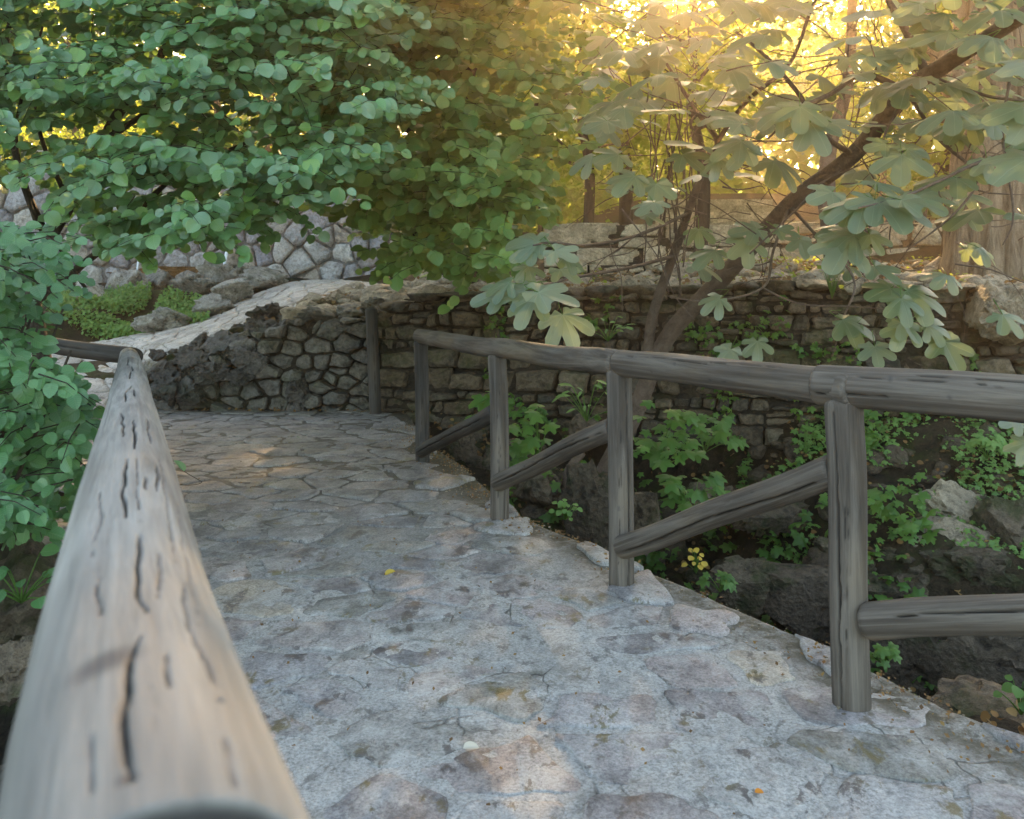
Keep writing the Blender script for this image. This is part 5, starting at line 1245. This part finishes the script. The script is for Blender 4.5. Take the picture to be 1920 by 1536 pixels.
plant(1305, 1075, 5.6, .2, .06, 14, .04, 'yellow', 'little yellow and orange leafed plant under the third brace', 7, TL)
plant(1350, 1110, 5.6, .16, .1, 10, .06, 'figgreen', 'small green plant below the yellow leafed one', 8)
plant(1660, 1250, 4.3, .16, .09, 18, .045, 'figgreen', 'dark green tuft just behind the foot of the fourth post', 9)
plant(1850, 860, 7.4, .3, .2, 22, .07, 'weed', 'bright light green plant at the top of the green slope near the right edge', 10)
plant(1510, 850, 8.2, .28, .12, 14, .06, 'figgreen', 'trailing green plant at the foot of the ravine wall left of the fourth post', 11)
plant(1140, 640, 8.6, .34, .2, 16, .1, 'weed', 'yellowish fern like shoot in front of the ravine wall above the railing', 12, leaf_template(3, 3, .3))
plant(1320, 850, 7.6, .4, .3, 24, .1, 'figgreen', 'leafy growth hanging in the shade between the third brace and the ravine wall', 13)
plant(40, 1130, 3.0, .2, .16, 12, .06, 'leaf_shrub', 'few round leaves low down in the dark gap left of the handrail', 14, TL)
plant(1915, 1340, 3.4, .16, .08, 10, .05, 'figgreen', 'dark plant on the rock shelf at the lower right corner', 15, TL)
plant(760, 520, 11.6, .35, .4, 40, .09, 'weed', 'light green bush on the rubble at the foot of the middle tree', 16, TL)
plant(1560, 560, 8.6, .7, .12, 16, .06, 'gold', 'slender yellow green climber before the short reddish trunk', 17, TL)
# marigold
fl = empty('orange_flower', P(725, 492, 12.5), 'small orange flower above the rubble at the foot of the middle tree', 'flower')
limb(fl, [P(727, 520, 12.5), P(726, 505, 12.5), P(725, 492, 12.5)], [.005] * 3, 'figgreen', 'stem', 5, 0)
me = npmesh('petal', *TL[:2], True, None, TL[2]); me.materials.append(M['orange'])
for i in range(12):
    o = bpy.data.objects.new('petal', me); COL.objects.link(o); o.parent = fl; o.rotation_euler = (R(30 + 25 * (i % 2)), 0, i * 2 * math.pi / 12); o.scale = (.06,) * 3
# fallen things on the path
def flat_leaf(px, py, L, mat, name, label, cat, rz, tilt=.2, tpl=TLH):
    me = npmesh(name, *tpl[:2], True, None, tpl[2]); o = link(name, me, M[mat], None, G(px, py) + Vector((0, 0, .03))); o.scale = (L * .7, L, L * 1.6); o.rotation_euler = (tilt, .35, rz); tag(o, label, cat); return o
flat_leaf(722, 1091, .05, 'yellow', 'fallen_leaf', 'yellow fallen leaf lying in the middle of the path', 'leaf', R(-60), .5)
flat_leaf(868, 1423, .045, 'pale', 'shell_fragment', 'curled cream white petal lying on the path near the bottom', 'petal', R(-80), .15)
flat_leaf(1415, 1508, .025, 'orange', 'fallen_leaf', 'tiny pinkish dry leaf on the path near the bottom right', 'leaf', R(-80), .1)
o = flat_leaf(560, 827, .04, 'weed', 'fallen_leaf', 'tiny green leaf on the far part of the path', 'leaf', R(30), .2)
lf = empty('leafy_sprig', G(350, 905), 'single round green leaf on a thin stalk poking out right of the left handrail', 'sprig')
me = npmesh('leaf', *TLH[:2], True, None, TLH[2]); o = link('leaf', me, M['leaf'], lf, loc=P(345, 884, 4.2)); o.scale = (.075,) * 3; o.rotation_euler = (.9, .1, R(80))
limb(lf, [P(345, 884, 4.2), P(360, 893, 4.15), P(378, 905, 4.1), P(350, 910, 4.1), P(322, 905, 4.1)], [.002] * 5, 'bark', 'stem', 4, 0)
# water jets at the back wall
for (px0, py0, px1, py1, lb) in [(432, 432, 417, 512, 'thin white stream of water falling in front of the back wall'), (258, 470, 255, 520, 'faint trickle of water at the left of the back wall')]:
    a = P(px0, py0, 16.3); b = P(px1, py1, 16.0); m1 = a.lerp(b, .45) + Vector((.03, 0, .1))
    V, F = tube([a, m1, b], [.022, .026, .034] if px0 > 300 else [.012, .014, .02], 7, .5, 3, 10); mm = MM(); mm.add(V, F); tag(mm.build('water_stream', M['water'], None), lb, 'water jet')
# iron-stained ledge under the water
tag(rock(P(350, 515, 16.6), (1.2, .3, .22), 71, .9, 4, .6, M['rust'], 'wet_ledge'), 'rust brown wet ledge at the foot of the back wall', 'ledge')

# ------------------------------------------------------------------ haze
hz = MM(); x0, x1, y0, y1, z0, z1 = -40, 40, -6, 64, -12, 21
hz.add([(x0, y0, z0), (x1, y0, z0), (x1, y1, z0), (x0, y1, z0), (x0, y0, z1), (x1, y0, z1), (x1, y1, z1), (x0, y1, z1)], [(0, 3, 2, 1), (4, 5, 6, 7), (0, 1, 5, 4), (1, 2, 6, 5), (2, 3, 7, 6), (3, 0, 4, 7)])
hm = bpy.data.materials.new('haze'); hm.use_nodes = True; t = hm.node_tree; t.nodes.clear(); pv = t.nodes.new('ShaderNodeVolumePrincipled'); ou = t.nodes.new('ShaderNodeOutputMaterial')
pv.inputs['Color'].default_value = (1.0, .72, .46, 1); pv.inputs['Density'].default_value = .0054; pv.inputs['Anisotropy'].default_value = .85; t.links.new(pv.outputs[0], ou.inputs['Volume'])  # orange tint puts the warm sun glow into the haze colour
tag(hz.build('haze', hm, None, False), kind='stuff')
